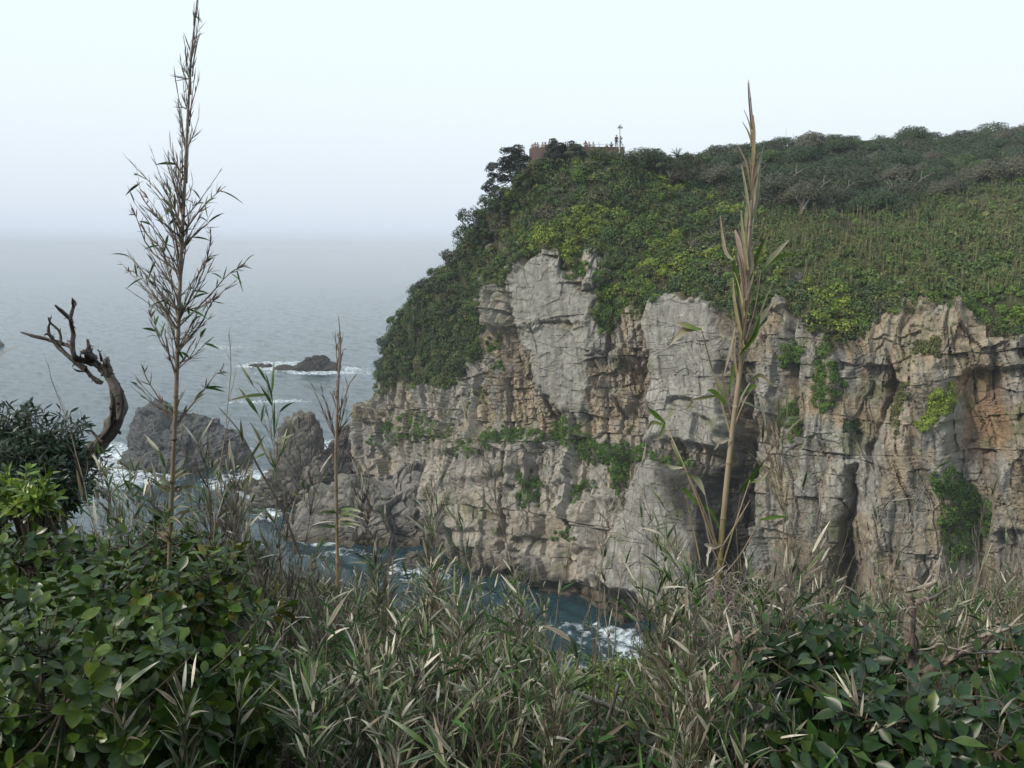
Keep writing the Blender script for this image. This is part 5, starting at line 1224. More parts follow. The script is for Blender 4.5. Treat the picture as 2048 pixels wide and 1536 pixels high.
# ---- hero canes, drawn limb by limb
def pxpath(pts, Y, dy=None):
    return np.array([at(p[0], p[1], Y + (0 if dy is None else dy[i])) for i, p in enumerate(pts)])
class Hero:
    def __init__(s, name, base, label, cat='cane'):
        s.o = np.asarray(base, float); s.e = empty(name, s.o, label, cat); s.st, s.tw, s.lf = Acc(), Acc(), Acc()
    def stem(s, P, r, C, node=.17, sides=8):
        P, r = smooth_path(P, r, 60); L = np.concatenate(([0], np.cumsum(np.linalg.norm(np.diff(P, axis=0), axis=1))))
        s.P, s.r = P, r
        tn = np.arange(node * .5, L[-1], node); q = np.sort(np.concatenate((np.linspace(0, L[-1], 50), tn - .006, tn, tn + .006))); q = np.clip(q, 0, L[-1])
        PP = np.stack([np.interp(q, L, P[:, k]) for k in range(3)], 1); rr = np.interp(q, L, r)
        isn = np.isin(q, tn); rr = rr * np.where(isn, 1.18, 1)
        f = q / L[-1]; C = np.asarray(C); cc = np.stack([np.interp(f, np.linspace(0, 1, len(C)), C[:, k]) for k in range(3)], 1)
        cc = cc * np.where(isn, .55, 1)[:, None] * np.exp(.06 * rng.normal(size=(len(q), 1)))
        tube(s.st, PP - s.o, rr, sides, cc); s.nodes = np.stack([np.interp(tn, L, P[:, k]) for k in range(3)], 1)
    def twig(s, P, r0, C, spk=6, spl=(.03, .07), spw=(.003, .005), spread=.3, scol=None):
        P, r = smooth_path(P, np.linspace(r0, .0008, len(P)), 8); tube(s.tw, P - s.o, r, 4, C, False)
        n = spk; i = rng.integers(1, 8, n); T = norm(np.gradient(P, axis=0))
        c = vary(scol if scol is not None else C, n, .2, .05)
        blades(s.tw, P[i] - s.o, norm(T[i] + rng.normal(size=(n, 3)) * spread), rng.normal(size=(n, 3)), rng.uniform(*spl, n), rng.uniform(*spw, n), (.6, 1, .1), 0, c, c, None, 0, 2)
        return P, T
    def leaves(s, P, d, L, W, c0, c1, droop=.3, edge=None):
        n = len(P); blades(s.lf, np.asarray(P) - s.o, d, rng.normal(size=(n, 3)) + np.array((0, -.6, .8)), L, W, (.2, .85, 1, .85, .5, .04), droop, c0, c1, edge, .28, 6)
    def ribbon(s, pts, Y, w, c0, c1, acc=None):
        P = pxpath(pts, Y); P, ww = smooth_path(P, np.array(w) * Y / FPX / 2, 8); T = norm(np.gradient(P, axis=0))
        S = norm(np.cross(T, np.array((rng.normal() * .3, 1, rng.normal() * .3)))); Nn = np.cross(S, T)
        V = np.stack((P - S * ww[:, None], P + Nn * ww[:, None] * .35, P + S * ww[:, None]), 1)
        i = np.arange(7)[:, None] * 3 + np.arange(2)[None]; Q = np.stack((i, i + 1, i + 4, i + 3), -1).reshape(-1, 4)
        t = np.linspace(0, 1, 8)[:, None]; c = np.repeat(np.asarray(c0) * (1 - t) + np.asarray(c1) * t, 3, 0)
        (acc or s.lf).add(V.reshape(-1, 3) - s.o, Q, None, c)
    def done(s):
        s.st.build('stem', M_CANE, s.e); s.tw.build('dry_twig', M_DRY, s.e); s.lf.build('foliage', M_DRY, s.e)  # stem, bare twigs and leaves as separate parts

# tall plumed cane at the left
Yh = 3.0; gb = on_ground(338, Yh)
h = Hero('cane', gb, 'tallest plumed grey cane rising from the bush past the top of the picture')
sp_ = [(338, 1180), (343, 1000), (350, 850), (358, 620), (368, 400), (380, 150), (390, 40), (402, -60)]
PUR = (.25, .215, .19)
h.stem(np.vstack((gb, pxpath(sp_, Yh))), np.array([.0095, .0094, .0092, .0088, .0076, .0062, .0042, .0028, .0018]), [(.20, .17, .11), (.20, .16, .10), (.21, .17, .12), PUR, PUR, PUR], .17)
def sx_at(py): return float(np.interp(py, [q[1] for q in sp_][::-1], [q[0] for q in sp_][::-1]))
SIDE = np.random.default_rng(5).uniform(.15, .85, 40)
BUND = [(55, 5, 60, 14, 1), (118, 8, 75, 20, 1), (175, 10, 85, 22, 1), (240, 10, 95, 24, 1), (305, 12, 100, 30, 2), (360, 10, 95, 32, 2), (420, 14, 110, 45, 2), (455, 9, 150, 95, 4), (500, 12, 110, 60, 4), (545, 12, 150, 90, 4), (600, 9, 120, 70, 4), (640, 14, 130, 115, 5), (650, 10, 110, 100, 4), (700, 10, 90, 60, 3), (740, 8, 95, 60, 3), (840, 7, 90, 80, 3), (850, 4, 60, 40, 2)]
for py, n, up, sd, spk in BUND:
    for k in range(int(n * (.5 if py < 400 else .85))):
        x0 = sx_at(py) + rng.normal() * 2; sg = -1 if rng.random() < SIDE[py % 40] else 1; fx = sg * rng.random() ** .8 * sd; u_ = up * rng.uniform(.45, 1.05)
        dy = rng.normal() * sd / FPX * Yh * .5
        P = pxpath([(x0, py + rng.normal() * 16), (x0 + fx * .5, py - u_ * .45), (x0 + fx * (1 + .15 * rng.normal()), py - u_)], Yh, [0, dy * .5, dy])
        Pq, Tq = h.twig(P, .0028, vary(PUR, 1, .2)[0], 4 + spk * 2, (.022, .07), (.0022, .0048), .24, (.25, .215, .18))
        if py > 430 and rng.random() < .42:
            m_ = rng.integers(1, 4); c = vary(GRN, m_, .25); h.leaves(Pq[rng.integers(3, 8, m_)], norm(Tq[5] + rng.normal(size=(m_, 3)) * .7), rng.uniform(.05, .09, m_), rng.uniform(.007, .012, m_), c, np.where(rng.random((m_, 1)) < .4, vary(TAN, m_), c))
for pts in ([(362, 475), (320, 440), (285, 395), (276, 350)], [(360, 545), (300, 500), (275, 440), (268, 425)], [(356, 660), (310, 590), (270, 545), (258, 543)], [(356, 655), (420, 590), (455, 550), (486, 532)], [(356, 640), (400, 560), (418, 500), (421, 468)], [(364, 470), (400, 420), (430, 390), (446, 376)], [(352, 750), (330, 690), (305, 640), (300, 615)], [(350, 850), (320, 800), (295, 760), (286, 735)], [(350, 850), (400, 790), (430, 750), (446, 742)], [(354, 700), (400, 650), (420, 610), (428, 600)]):
    Pq, Tq = h.twig(pxpath(pts, Yh, [0, .05 * rng.normal(), .08 * rng.normal(), .1 * rng.normal()]), .0034, PUR, 22, (.025, .06), (.003, .006), .33, (.19, .155, .13))
    if rng.random() < .6: c = vary(GRN, 4, .25); h.leaves(Pq[rng.integers(3, 8, 4)], norm(Tq[5] + rng.normal(size=(4, 3)) * .8), rng.uniform(.05, .09, 4), .010, c, c * 1.1)
for py in (980, 1030, 1080):
    m_ = 14; b_ = at(sx_at(py), py, Yh) + rng.normal(size=(m_, 3)) * .015; c = vary(TAN, m_, .25); gsel = rng.random((m_, 1)) < .5
    h.leaves(b_, norm(np.stack((rng.normal(size=m_) * .9, rng.normal(size=m_) * .6, .5 + .5 * rng.random(m_)), 1)), rng.uniform(.08, .15, m_), rng.uniform(.01, .016, m_), np.where(gsel, vary(GRN, m_), c), c * 1.3, .4, c * 1.4)
h.done()
# tall thick cane at the right
Yh = 3.0; gb = on_ground(1424, Yh)
h = Hero('cane', gb, 'tall thick straw cane with ragged sheaths and green lower stem before the cliff')
sp_ = [(1428, 1300), (1438, 1150), (1448, 1020), (1465, 860), (1482, 720), (1492, 560), (1502, 420), (1508, 300), (1503, 220), (1497, 160)]
h.stem(np.vstack((gb, pxpath(sp_, Yh))), np.array([.0115, .0115, .0112, .011, .0102, .009, .007, .0055, .004, .0028, .0012]), [(.17, .16, .04), (.17, .165, .04), (.20, .19, .06), (.33, .28, .19), (.33, .28, .2), (.30, .25, .2), (.30, .22, .19), (.27, .2, .17)], .225, 10)
ST = (.40, .33, .22); ST2 = (.50, .45, .36)
for pts, w in (([(1492, 620), (1480, 500), (1470, 460)], [16, 20, 6]), ([(1494, 560), (1500, 470), (1512, 360), (1528, 290)], [14, 18, 12, 3]), ([(1500, 440), (1492, 380), (1483, 330)], [10, 12, 4]), ([(1505, 330), (1508, 270), (1506, 230)], [12, 12, 5]), ([(1503, 260), (1498, 200), (1496, 165)], [8, 7, 3]), ([(1488, 700), (1470, 610), (1466, 560)], [10, 11, 3]), ([(1490, 640), (1500, 560), (1514, 520)], [10, 12, 3]), ([(1484, 730), (1510, 660), (1530, 600), (1548, 560)], [9, 10, 7, 3]), ([(1496, 540), (1486, 470), (1482, 420)], [9, 11, 3]), ([(1500, 450), (1514, 400), (1522, 330)], [9, 12, 3]), ([(1502, 400), (1508, 350), (1516, 320)], [9, 9, 3]), ([(1478, 780), (1468, 700), (1478, 640)], [8, 9, 3]), ([(1495, 520), (1520, 470), (1528, 440)], [6, 7, 3]), ([(1486, 690), (1468, 655), (1464, 620)], [8, 8, 3]), ([(1498, 500), (1492, 440), (1496, 400)], [12, 13, 5]), ([(1490, 600), (1505, 540), (1500, 490)], [14, 14, 4]), ([(1488, 660), (1482, 590), (1488, 540)], [12, 14, 5]), ([(1467, 850), (1450, 780), (1444, 740)], [7, 8, 3]), ([(1466, 850), (1480, 800), (1500, 765)], [7, 8, 3]), ([(1440, 1130), (1425, 1060), (1410, 990)], [8, 9, 3]), ([(1440, 1130), (1418, 1080), (1404, 1010)], [6, 6, 2]), ([(1440, 1100), (1470, 1050), (1500, 1000)], [5, 5, 3])):
    c = vary(ST if rng.random() < .6 else ST2, 1, .15)[0]; h.ribbon(pts, Yh + rng.normal() * .02, np.array(w) * .55, c * .8, c)
for k in range(46):
    y0 = rng.uniform(300, 760); x0 = float(np.interp(y0, [160, 300, 420, 560, 720, 860], [1497, 1508, 1502, 1492, 1482, 1465])); L_ = rng.uniform(40, 110); dx_ = rng.normal() * 16
    c = vary(ST if rng.random() < .5 else (.26, .22, .18), 1, .2)[0]; h.ribbon([(x0 + rng.normal() * 2, y0), (x0 + dx_ * .4, y0 - L_ * .6), (x0 + dx_, y0 - L_)], Yh + rng.normal() * .02, [rng.uniform(2, 5), rng.uniform(2, 5), 1], c * .8, c)
GL = (.10, .18, .035)
for pts, w, c0, c1 in (([(1498, 570), (1515, 510), (1528, 480)], [4, 12, 2], GL, GL), ([(1520, 545), (1548, 510), (1578, 480)], [3, 12, 2], GL, ST2), ([(1520, 545), (1555, 515), (1590, 508)], [3, 9, 2], GL, GL), ([(1478, 600), (1472, 550), (1462, 505)], [4, 12, 2], GL, GL), ([(1466, 520), (1450, 500), (1440, 430)], [4, 8, 2], ST2, ST), ([(1500, 560), (1540, 460), (1542, 470)], [3, 6, 2], GL, ST), ([(1486, 690), (1520, 640), (1548, 600)], [4, 14, 2], GL, ST2), ([(1480, 710), (1510, 670), (1520, 630)], [4, 12, 2], GL, GL), ([(1500, 610), (1530, 595), (1548, 590)], [3, 8, 2], GL, GL), ([(1470, 655), (1460, 700), (1448, 750)], [3, 7, 2], ST2, ST),
    ([(1452, 810), (1430, 785), (1415, 780)], [4, 12, 2], GL, GL), ([(1452, 810), (1440, 770), (1425, 745)], [4, 12, 2], GL, ST2), ([(1458, 790), (1466, 740), (1470, 720)], [3, 8, 2], GL, GL), ([(1470, 800), (1500, 775), (1515, 772)], [4, 12, 2], GL, GL), ([(1500, 765), (1520, 750), (1545, 770)], [3, 9, 2], GL, ST), ([(1440, 790), (1410, 795), (1380, 800)], [3, 9, 2], GL, ST),
    ([(1402, 660), (1372, 650), (1352, 645)], [4, 14, 2], GL, ST), ([(1402, 658), (1370, 660), (1340, 690)], [4, 16, 2], (.20, .2, .05), ST2), ([(1330, 850), (1305, 845), (1295, 860)], [3, 10, 2], GL, ST), ([(1330, 846), (1312, 830), (1296, 815)], [4, 12, 2], GL, GL), ([(1330, 846), (1322, 870), (1308, 880)], [4, 12, 2], GL, ST2),
    ([(1372, 945), (1395, 960), (1410, 990)], [5, 16, 3], GL, ST2), ([(1366, 930), (1350, 900), (1342, 880)], [3, 8, 2], GL, ST2), ([(1366, 935), (1345, 935), (1330, 925)], [3, 9, 2], ST2, GL), ([(1478, 985), (1500, 960), (1530, 920)], [5, 16, 3], GL, GL), ([(1500, 965), (1520, 960), (1535, 945)], [3, 8, 2], GL, ST2), ([(1395, 1010), (1375, 985), (1360, 975)], [4, 11, 2], GL, GL), ([(1440, 1085), (1448, 1040), (1446, 1005)], [4, 11, 2], GL, GL), ([(1395, 1010), (1420, 1020), (1440, 1060)], [4, 10, 2], GL, GL), ([(1520, 1040), (1550, 1034), (1575, 1034)], [4, 9, 2], GL, GL)):
    h.ribbon(pts, Yh + rng.normal() * .03, np.array(w) * .85, np.array(c0) * np.exp(rng.normal() * .15), np.array(c1))
for pts, r0, C in (([(1462, 870), (1430, 760), (1402, 655)], .0045, ST), ([(1440, 1120), (1380, 960), (1330, 845)], .0042, ST), ([(1442, 1110), (1400, 1000), (1366, 930)], .004, ST), ([(1440, 1150), (1470, 1050), (1500, 960)], .0035, ST), ([(1466, 860), (1490, 800), (1510, 770)], .0035, ST), ([(1490, 690), (1512, 610), (1522, 540)], .0038, (.26, .2, .16)), ([(1430, 1170), (1480, 1110), (1522, 1035)], .0035, ST), ([(1400, 1120), (1385, 1050), (1370, 990)], .003, ST)):
    P, r = smooth_path(pxpath(pts, Yh, [0, .03 * rng.normal(), .06 * rng.normal()]), np.linspace(r0, r0 * .5, 3), 14); tube(h.tw, P - h.o, r, 5, C)
for (x, y) in ((1464, 672), (1448, 880), (1432, 1092)):     # torn papery sheaths
    h.ribbon([(x - 22, y - 4), (x - 6, y + 2), (x + 12, y - 4)], Yh - .02, [7, 14, 6], (.62, .56, .46), (.66, .6, .5)); h.ribbon([(x - 12, y + 2), (x - 14, y + 12), (x - 20, y + 20)], Yh - .02, [8, 6, 2], (.6, .54, .44), (.5, .44, .36))
h.done()
# middle cane against the sea
Yh = 4.0; gb = on_ground(676, Yh)
h = Hero('cane', gb, 'tall straw cane with twig tufts standing before the gap between stack and cliff')
sp_ = [(676, 1210), (673, 1000), (672, 900), (677, 760), (681, 690), (677, 632)]
h.stem(np.vstack((gb, pxpath(sp_, Yh))), np.array([.0095, .0092, .0088, .0078, .0055, .0038, .0018]), [(.30, .24, .15), (.29, .23, .15), (.25, .2, .15), PUR], .2)
for py, n, up, sd in ((880, 9, 110, 24), (760, 5, 90, 8), (710, 3, 70, 5), (830, 4, 80, 14), (930, 3, 60, 16)):
    for k in range(n):
        x0 = float(np.interp(py, [632, 690, 760, 900, 1000, 1210], [677, 681, 677, 672, 673, 676])); fx = rng.normal() * sd
        h.twig(pxpath([(x0, py), (x0 + fx * .5, py - up * .4), (x0 + fx, py - up * rng.uniform(.5, 1))], Yh, [0, .02, .05 * rng.normal()]), .0032, vary((.22, .18, .14), 1, .2)[0], 7, (.03, .08), (.004, .007), .2)
for k in range(10):
    c = vary(GRN2 if k % 2 else TAN, 1, .2); h.leaves([at(676 + rng.normal() * 3, 1040 + rng.normal() * 12, Yh)], norm(np.array([(rng.normal() * .9, -.3, .3)])), .16, .018, c, vary(BLEACH, 1), .35, c * 1.2)
h.done()
# bare leaning stalk
Yh = 3.4; h = Hero('cane', at(600, 1110, Yh), 'bare dark stalk leaning seaward across the channel beside the sea stack')
h.stem(pxpath([(600, 1110), (560, 1010), (520, 940), (480, 865), (438, 815)], Yh), np.array([.006, .0055, .005, .0035, .0015]), [(.13, .115, .095)] * 2, .11, 6)
h.done()

# ------------------------------------------------------------------ broad-leaved bushes
def leaf_bush(name, label, px, py, Y, rad, ntip, prof, LL, WW, cols, per=(5, 9), fold=.12, group=None, buds=.3, mat=None, open_=.9, stemcol=(.10, .085, .065), low=.6):
    c = at(px, py, Y); b_ = np.array((c[0], c[1] + .1, float(gz(c[0], c[1] + .1)) - .05))
    e = empty(name, b_, label, 'bush', group); st, lf = Acc(), Acc()
    ntip = int(ntip * (1.45 if 'round' in name or 'glossy' in name else 1.1)); d = norm(rng.normal(size=(ntip, 3)) + np.array((0, -.55, .3))); rr_ = (.55 + .5 * rng.random(ntip)) * (1 + .2 * vnoise(d * 2 + c, 700))
    ntip = len(d); tips = c + d * rr_[:, None] * np.asarray(rad); lowz = tips[:, 2] < gz(tips[:, 0], tips[:, 1]) + .03
    tips[lowz, 2] = gz(tips[lowz, 0], tips[lowz, 1]) + .03 + .12 * rng.random(lowz.sum())
    mains = []
    for k in range(9):
        q = tips[rng.integers(ntip)] * .6 + c * .4; P, r = smooth_path([b_ + rng.normal(size=3) * .03, (b_ + q) / 2 + rng.normal(size=3) * .05, q], [.012, .009, .005], 8); tube(st, P - b_, r, 5, vary(stemcol, 1, .15)[0]); mains.append(P)
    MP = np.concatenate(mains); B, D, U, L, W, C = [], [], [], [], [], []
    BB, BD = [], []
    for k in range(ntip):
        t = tips[k]; dd = norm(d[k] + np.array((0, -.1, .55)) + rng.normal(size=3) * .25)
        j = np.argmin(np.linalg.norm(MP - t, axis=1)); P, r = smooth_path([MP[j], (MP[j] + t) / 2 - np.array((0, 0, .02)), t], [.004, .003, .0022], 5); tube(st, P - b_, r, 4, vary(stemcol, 1, .2)[0], False)
        n = rng.integers(*per); a0 = rng.random() * 6.28; s1 = norm(np.cross(dd, (.3, .2, 1))); s2 = np.cross(dd, s1)
        for q in range(n):
            a = a0 + q * 2.4; back = .10 * q / n * (.5 + LL[1] * 8)
            ra = s1 * math.cos(a) + s2 * math.sin(a)
            B.append(t - dd * back * .7); D.append(ra * open_ + dd * (.75 - .8 * q / n) + rng.normal(size=3) * .12); U.append(dd + rng.normal(size=3) * .15)
            L.append(rng.uniform(*LL)); W.append(rng.uniform(*WW)); C.append(np.array(cols[rng.integers(len(cols))]) * np.exp(rng.normal() * .2))
        if rng.random() < buds: BB.append(t); BD.append(dd)
    C = np.array(C); U = np.array(U); D = np.array(D)
    flip = (U * np.array((0, 0, 1.))).sum(1) < 0; U[flip] *= -1
    blades(lf, np.array(B) - b_, D, U, np.array(L), np.array(W), prof, rng.uniform(-.05, .25, len(B)), C, C * 1.08, None, fold, 7)
    if BB:
        n = len(BB); cb = vary((.20, .27, .09), n, .15)
        for q in range(2): blades(lf, np.array(BB) - b_, norm(np.array(BD) + rng.normal(size=(n, 3)) * .25), rng.normal(size=(n, 3)), .022, .008, (.5, 1, .7, .1), 0, cb, cb * 1.2, None, .4, 2)
    st.build('stem', M_BARK, e); lf.build('foliage', mat or M_NEAR, e); return e
OBO = (.10, .38, .70, .95, 1.0, .90, .60, .10); ELL = (.06, .55, .92, 1.0, .88, .62, .3, .02); LIN = (.2, .6, .85, 1, 1, .85, .5, .1)
GCOL = [(.036, .074, .012), (.050, .094, .013), (.028, .060, .013), (.068, .112, .015), (.042, .072, .016), (.028, .062, .018)]
for k, (px, py, Y, r, nt_, lab) in enumerate([(90, 1430, 1.85, (.38, .3, .30), 75, 'round leaved evergreen bush at the bottom left corner'), (320, 1400, 2.1, (.36, .3, .28), 75, 'round leaved bush right of the corner bush, level with the lowest blades'), (140, 1270, 2.4, (.42, .35, .28), 85, 'round leaved bush in the middle of the left bank'), (370, 1265, 2.6, (.36, .3, .30), 80, 'round leaved bush beside the dry plumes, leaves turning yellow'), (60, 1165, 3.1, (.42, .4, .26), 70, 'round leaved bush under the bright green sprigs'), (260, 1165, 3.1, (.38, .4, .24), 70, 'round leaved bush below the foot of the dead snag'), (520, 1430, 2.3, (.26, .25, .22), 40, 'low round leaved bush where the bank meets the thicket'), (420, 1150, 3.3, (.26, .3, .2), 40, 'uppermost round leaved bush behind the plumes')]):
    leaf_bush('round_leaved_bush', lab, px, py, Y, r, nt_, OBO, (.036, .068), (.020, .038), GCOL + ([(.10, .10, .02)] if 'yellow' in lab else []), (6, 10), .2)
CCOL = [(.020, .050, .016), (.026, .062, .016), (.016, .040, .016), (.046, .080, .016)]
for k, (px, py, Y, r, nt_, lab) in enumerate([(1560, 1320, 2.5, (.24, .25, .16), 44, 'glossy pointed leaved bush between the two stumps, upper one'), (1700, 1310, 2.5, (.26, .25, .16), 46, 'glossy pointed leaved bush just left of the broken stump'), (1900, 1470, 1.95, (.34, .25, .18), 60, 'glossy pointed leaved bush below the broken stump'), (1680, 1450, 2.05, (.30, .25, .18), 55, 'glossy pointed leaved bush at the bottom between the stumps'), (2020, 1360, 2.3, (.24, .25, .18), 40, 'glossy pointed leaved bush at the right border'), (1490, 1470, 2.2, (.22, .25, .14), 30, 'dark glossy bush at the foot of the cut branches'), (1290, 1535, 2.4, (.34, .3, .10), 30, 'low dark leaved bush below the fallen branch'), (1130, 1530, 2.3, (.26, .25, .10), 24, 'low dark leaved bush in the bottom middle'), (1365, 1430, 3.0, (.12, .2, .10), 16, 'yellowish leaved bush beside the cut branches')]):
    leaf_bush('glossy_bush', lab, px, py, Y, r, nt_, ELL, (.055, .082), (.024, .036), CCOL if 'yellowish' not in lab else [(.10, .12, .02), (.07, .10, .022)], (3, 6), .22, None, .1, None, 1.1)
DCOL = [(.020, .040, .020), (.026, .050, .022), (.018, .036, .020)]
for px, py, Y, r, nt_, lab in [(40, 900, 4.6, (.40, .4, .27), 330, 'dense dark narrow leaved bush beside the snag, upper part'), (100, 960, 4.5, (.32, .4, .26), 280, 'dark narrow leaved bush at the foot of the snag'), (-30, 980, 4.2, (.35, .35, .3), 200, 'dark narrow leaved bush cut by the left border')]:
    leaf_bush('dark_bush', lab, px, py, Y, r, nt_, LIN, (.045, .075), (.011, .017), DCOL, (7, 12), .15, None, .0, None, .9)
for px, py, Y, r, nt_, lab in [(25, 965, 3.3, (.13, .12, .10), 12, 'bright lime sprig of fresh leaves at the left border'), (60, 1000, 3.2, (.12, .12, .08), 12, 'bright lime sprig of fresh leaves beside the dark bush')]:
    leaf_bush('lime_sprig', lab, px, py, Y, r, nt_, LIN, (.045, .07), (.013, .02), [(.13, .20, .03), (.17, .25, .045), (.07, .13, .03)], (12, 18), .15, None, 1, None, .55)
for px, py, Y, r, nt_, lab in [(1205, 1362, 9.2, (.55, .6, .24), 340, 'bright green wind-clipped bush at the brink above the cove'), (1312, 1352, 9.0, (.5, .6, .3), 320, 'bright green bush at the brink nearest the cove foam'), (1130, 1390, 8.6, (.45, .5, .24), 240, 'green clipped bush at the brink beside the thicket'), (1245, 1415, 7.6, (.6, .5, .24), 320, 'green clipped bush behind the fallen branch'), (700, 1240, 7.5, (.5, .5, .15), 160, 'low green bush showing through the thicket above the channel'), (1000, 1330, 7.5, (.4, .5, .2), 140, 'green bush at the brink behind the bleached blades')]:
    leaf_bush('clipped_bush', lab, px, py, Y, r, nt_, ELL, (.06, .10), (.022, .036), [(.075, .13, .022), (.10, .155, .025), (.055, .10, .022)], (6, 10), .2, None, .3, None, .8)

# ------------------------------------------------------------------ dead wood
def dead_wood(name, label, cat, Y, base, limbs, col=(.17, .15, .135), sides=13, rough=.26):
    o = at(*base, Y); e = empty(name, o, label, cat)
    for nm, pts, w, c in limbs:
        a = Acc(); dy = np.cumsum(rng.normal(size=len(pts)) * .03) * Y / 5; dy -= dy[0]
        P, r = smooth_path(pxpath(pts, Y, dy), np.array(list(w[:-1]) + [w[-1] * .5], float) * .78 * Y / FPX / 2, max(12, len(pts) * 10))
        cc = vary(c or col, len(P), .10, .03); tube(a, P - o, r, sides, cc, True, rough, int(pts[0][0] * 7 + len(pts)))
        for q in range(int(len(P) * (.16 if nm == 'trunk' else .2))):     # stubs and splinters
            j = rng.integers(2, len(P) - 1); dv = norm(rng.normal(size=3) + np.array((0, 0, .3))); Ls = rng.uniform(.25, .9) * r[j] + .008
            tube(a, [P[j] - o, P[j] - o + dv * (r[j] * .8 + Ls * .5), P[j] - o + dv * (r[j] * .9 + Ls) + rng.normal(size=3) * .006], np.array([.42, .30, .16]) * r[j] * rng.uniform(.5, 1.1) + .001, 5, cc[j] * .9)
        a.build(nm, M_BARK, e)
    return e
dead_wood('dead_snag', 'twisted bare grey snag leaning seaward with forked branches', 'dead tree', 5.0, (150, 985), [
 ('trunk', [(140, 1010), (168, 930), (205, 882), (231, 844), (238, 806), (229, 772), (213, 745), (196, 731), (178, 724)], [44, 40, 37, 36, 33, 27, 22, 18, 14], (.115, .105, .095)),
 ('trunk', [(216, 752), (214, 732), (211, 722), (217, 714)], [20, 18, 13, 6], (.11, .10, .09)), ('trunk', [(236, 838), (243, 810), (241, 785), (238, 766)], [10, 15, 13, 4], (.085, .075, .07)), ('trunk', [(200, 880), (222, 846), (226, 806), (220, 780)], [8, 12, 10, 4], (.085, .075, .07)),
 ('branch', [(186, 727), (164, 719), (150, 712), (145, 690), (147, 666), (142, 639), (147, 615), (144, 595)], [15, 14, 12, 11, 10, 9, 7, 3], (.10, .088, .082)),
 ('branch', [(142, 640), (127, 626), (114, 614), (110, 610)], [8, 8, 6, 3], (.095, .08, .078)), ('branch', [(147, 616), (151, 606), (146, 598)], [5, 5, 3], (.095, .08, .078)),
 ('branch', [(145, 694), (122, 686), (99, 680), (66, 672), (41, 664)], [10, 9, 8, 7, 4], (.095, .082, .078)), ('branch', [(170, 738), (140, 716), (115, 692), (97, 664), (103, 632)], [13, 11, 9, 6, 3], (.10, .088, .082)), ('branch', [(122, 690), (119, 664), (101, 646), (96, 634)], [6, 6, 5, 3], (.10, .088, .082)), ('branch', [(108, 676), (94, 668), (88, 670)], [5, 4, 3], (.095, .08, .078)),
 ('branch', [(204, 766), (184, 754), (172, 738), (166, 728)], [12, 11, 8, 6], (.10, .088, .082)), ('branch', [(172, 742), (158, 742), (146, 737)], [6, 5, 3], (.10, .088, .082)), ('branch', [(200, 730), (184, 712), (176, 684), (173, 680)], [9, 8, 6, 3], (.095, .08, .078)), ('branch', [(190, 720), (172, 706), (166, 700)], [16, 18, 12], (.10, .085, .08)), ('branch', [(203, 722), (200, 708), (196, 698)], [6, 5, 3], (.13, .11, .1)), ('branch', [(205, 884), (188, 868), (180, 852)], [10, 7, 4], (.13, .11, .1))])
dead_wood('broken_stump', 'gnarled broken stump with pale curling branches amid the straw canes', 'dead tree', 2.35, (1795, 1410), [
 ('trunk', [(1780, 1425), (1815, 1388), (1840, 1362), (1865, 1335), (1880, 1322)], [44, 38, 36, 30, 20], (.14, .115, .095)), ('trunk', [(1828, 1372), (1824, 1312), (1822, 1267), (1822, 1223), (1821, 1190)], [32, 26, 24, 24, 30], (.17, .14, .115)),
 ('branch', [(1808, 1182), (1826, 1178), (1846, 1174), (1872, 1160), (1878, 1128), (1885, 1093)], [11, 12, 10, 9, 7, 4], (.30, .265, .22)), ('branch', [(1830, 1205), (1850, 1200), (1872, 1192), (1902, 1174)], [12, 10, 9, 5], (.22, .185, .155)), ('branch', [(1846, 1174), (1862, 1150), (1876, 1126), (1880, 1122)], [6, 6, 5, 4], (.38, .33, .28)), ('branch', [(1865, 1338), (1912, 1312), (1963, 1290), (1991, 1250), (2004, 1240)], [20, 15, 12, 9, 5], (.24, .19, .15)), ('branch', [(1962, 1272), (1990, 1264), (2015, 1256), (2046, 1228)], [9, 10, 9, 7], (.32, .285, .23)), ('branch', [(1930, 1306), (1985, 1304), (2052, 1306)], [8, 9, 8], (.40, .38, .35)), ('branch', [(1820, 1362), (1800, 1350), (1780, 1352)], [8, 7, 5], (.36, .31, .25))])
dead_wood('broken_stump', 'short shredded stump beside the foot of the thick cane with pale cut branches', 'dead tree', 2.35, (1470, 1400), [
 ('trunk', [(1478, 1440), (1474, 1380), (1470, 1320), (1474, 1282), (1480, 1262)], [30, 28, 26, 30, 18], (.20, .165, .135)), ('branch', [(1474, 1290), (1492, 1278), (1512, 1264), (1518, 1258)], [14, 10, 9, 6], (.36, .31, .24)), ('branch', [(1474, 1390), (1500, 1402), (1540, 1422)], [10, 11, 13], (.36, .31, .24)), ('branch', [(1474, 1396), (1485, 1380), (1490, 1366)], [8, 10, 10], (.38, .36, .32)), ('branch', [(1470, 1360), (1450, 1357), (1400, 1354), (1368, 1358)], [8, 7, 7, 5], (.36, .31, .25)), ('branch', [(1472, 1352), (1500, 1330), (1530, 1300)], [7, 7, 5], (.28, .23, .18))])
def curl(px0, py0, L, ang, w):
    pts = [(px0, py0)]; a_ = ang
    for q in range(5):
        a_ += rng.normal() * .55; pts.append((pts[-1][0] + L / 5 * math.cos(a_), pts[-1][1] - L / 5 * math.sin(a_)))
    return pts
CURLS = [(1830, 1215, 80, 2.2, 5), (1826, 1240, 70, .6, 5), (1838, 1300, 110, .3, 6), (1900, 1320, 120, .9, 6), (1960, 1275, 90, 1.6, 5), (1985, 1262, 70, 2.3, 4), (1880, 1330, 130, .1, 5), (1822, 1330, 90, 2.7, 5), (2000, 1300, 80, 1.2, 4), (1850, 1180, 60, 1.9, 4)]
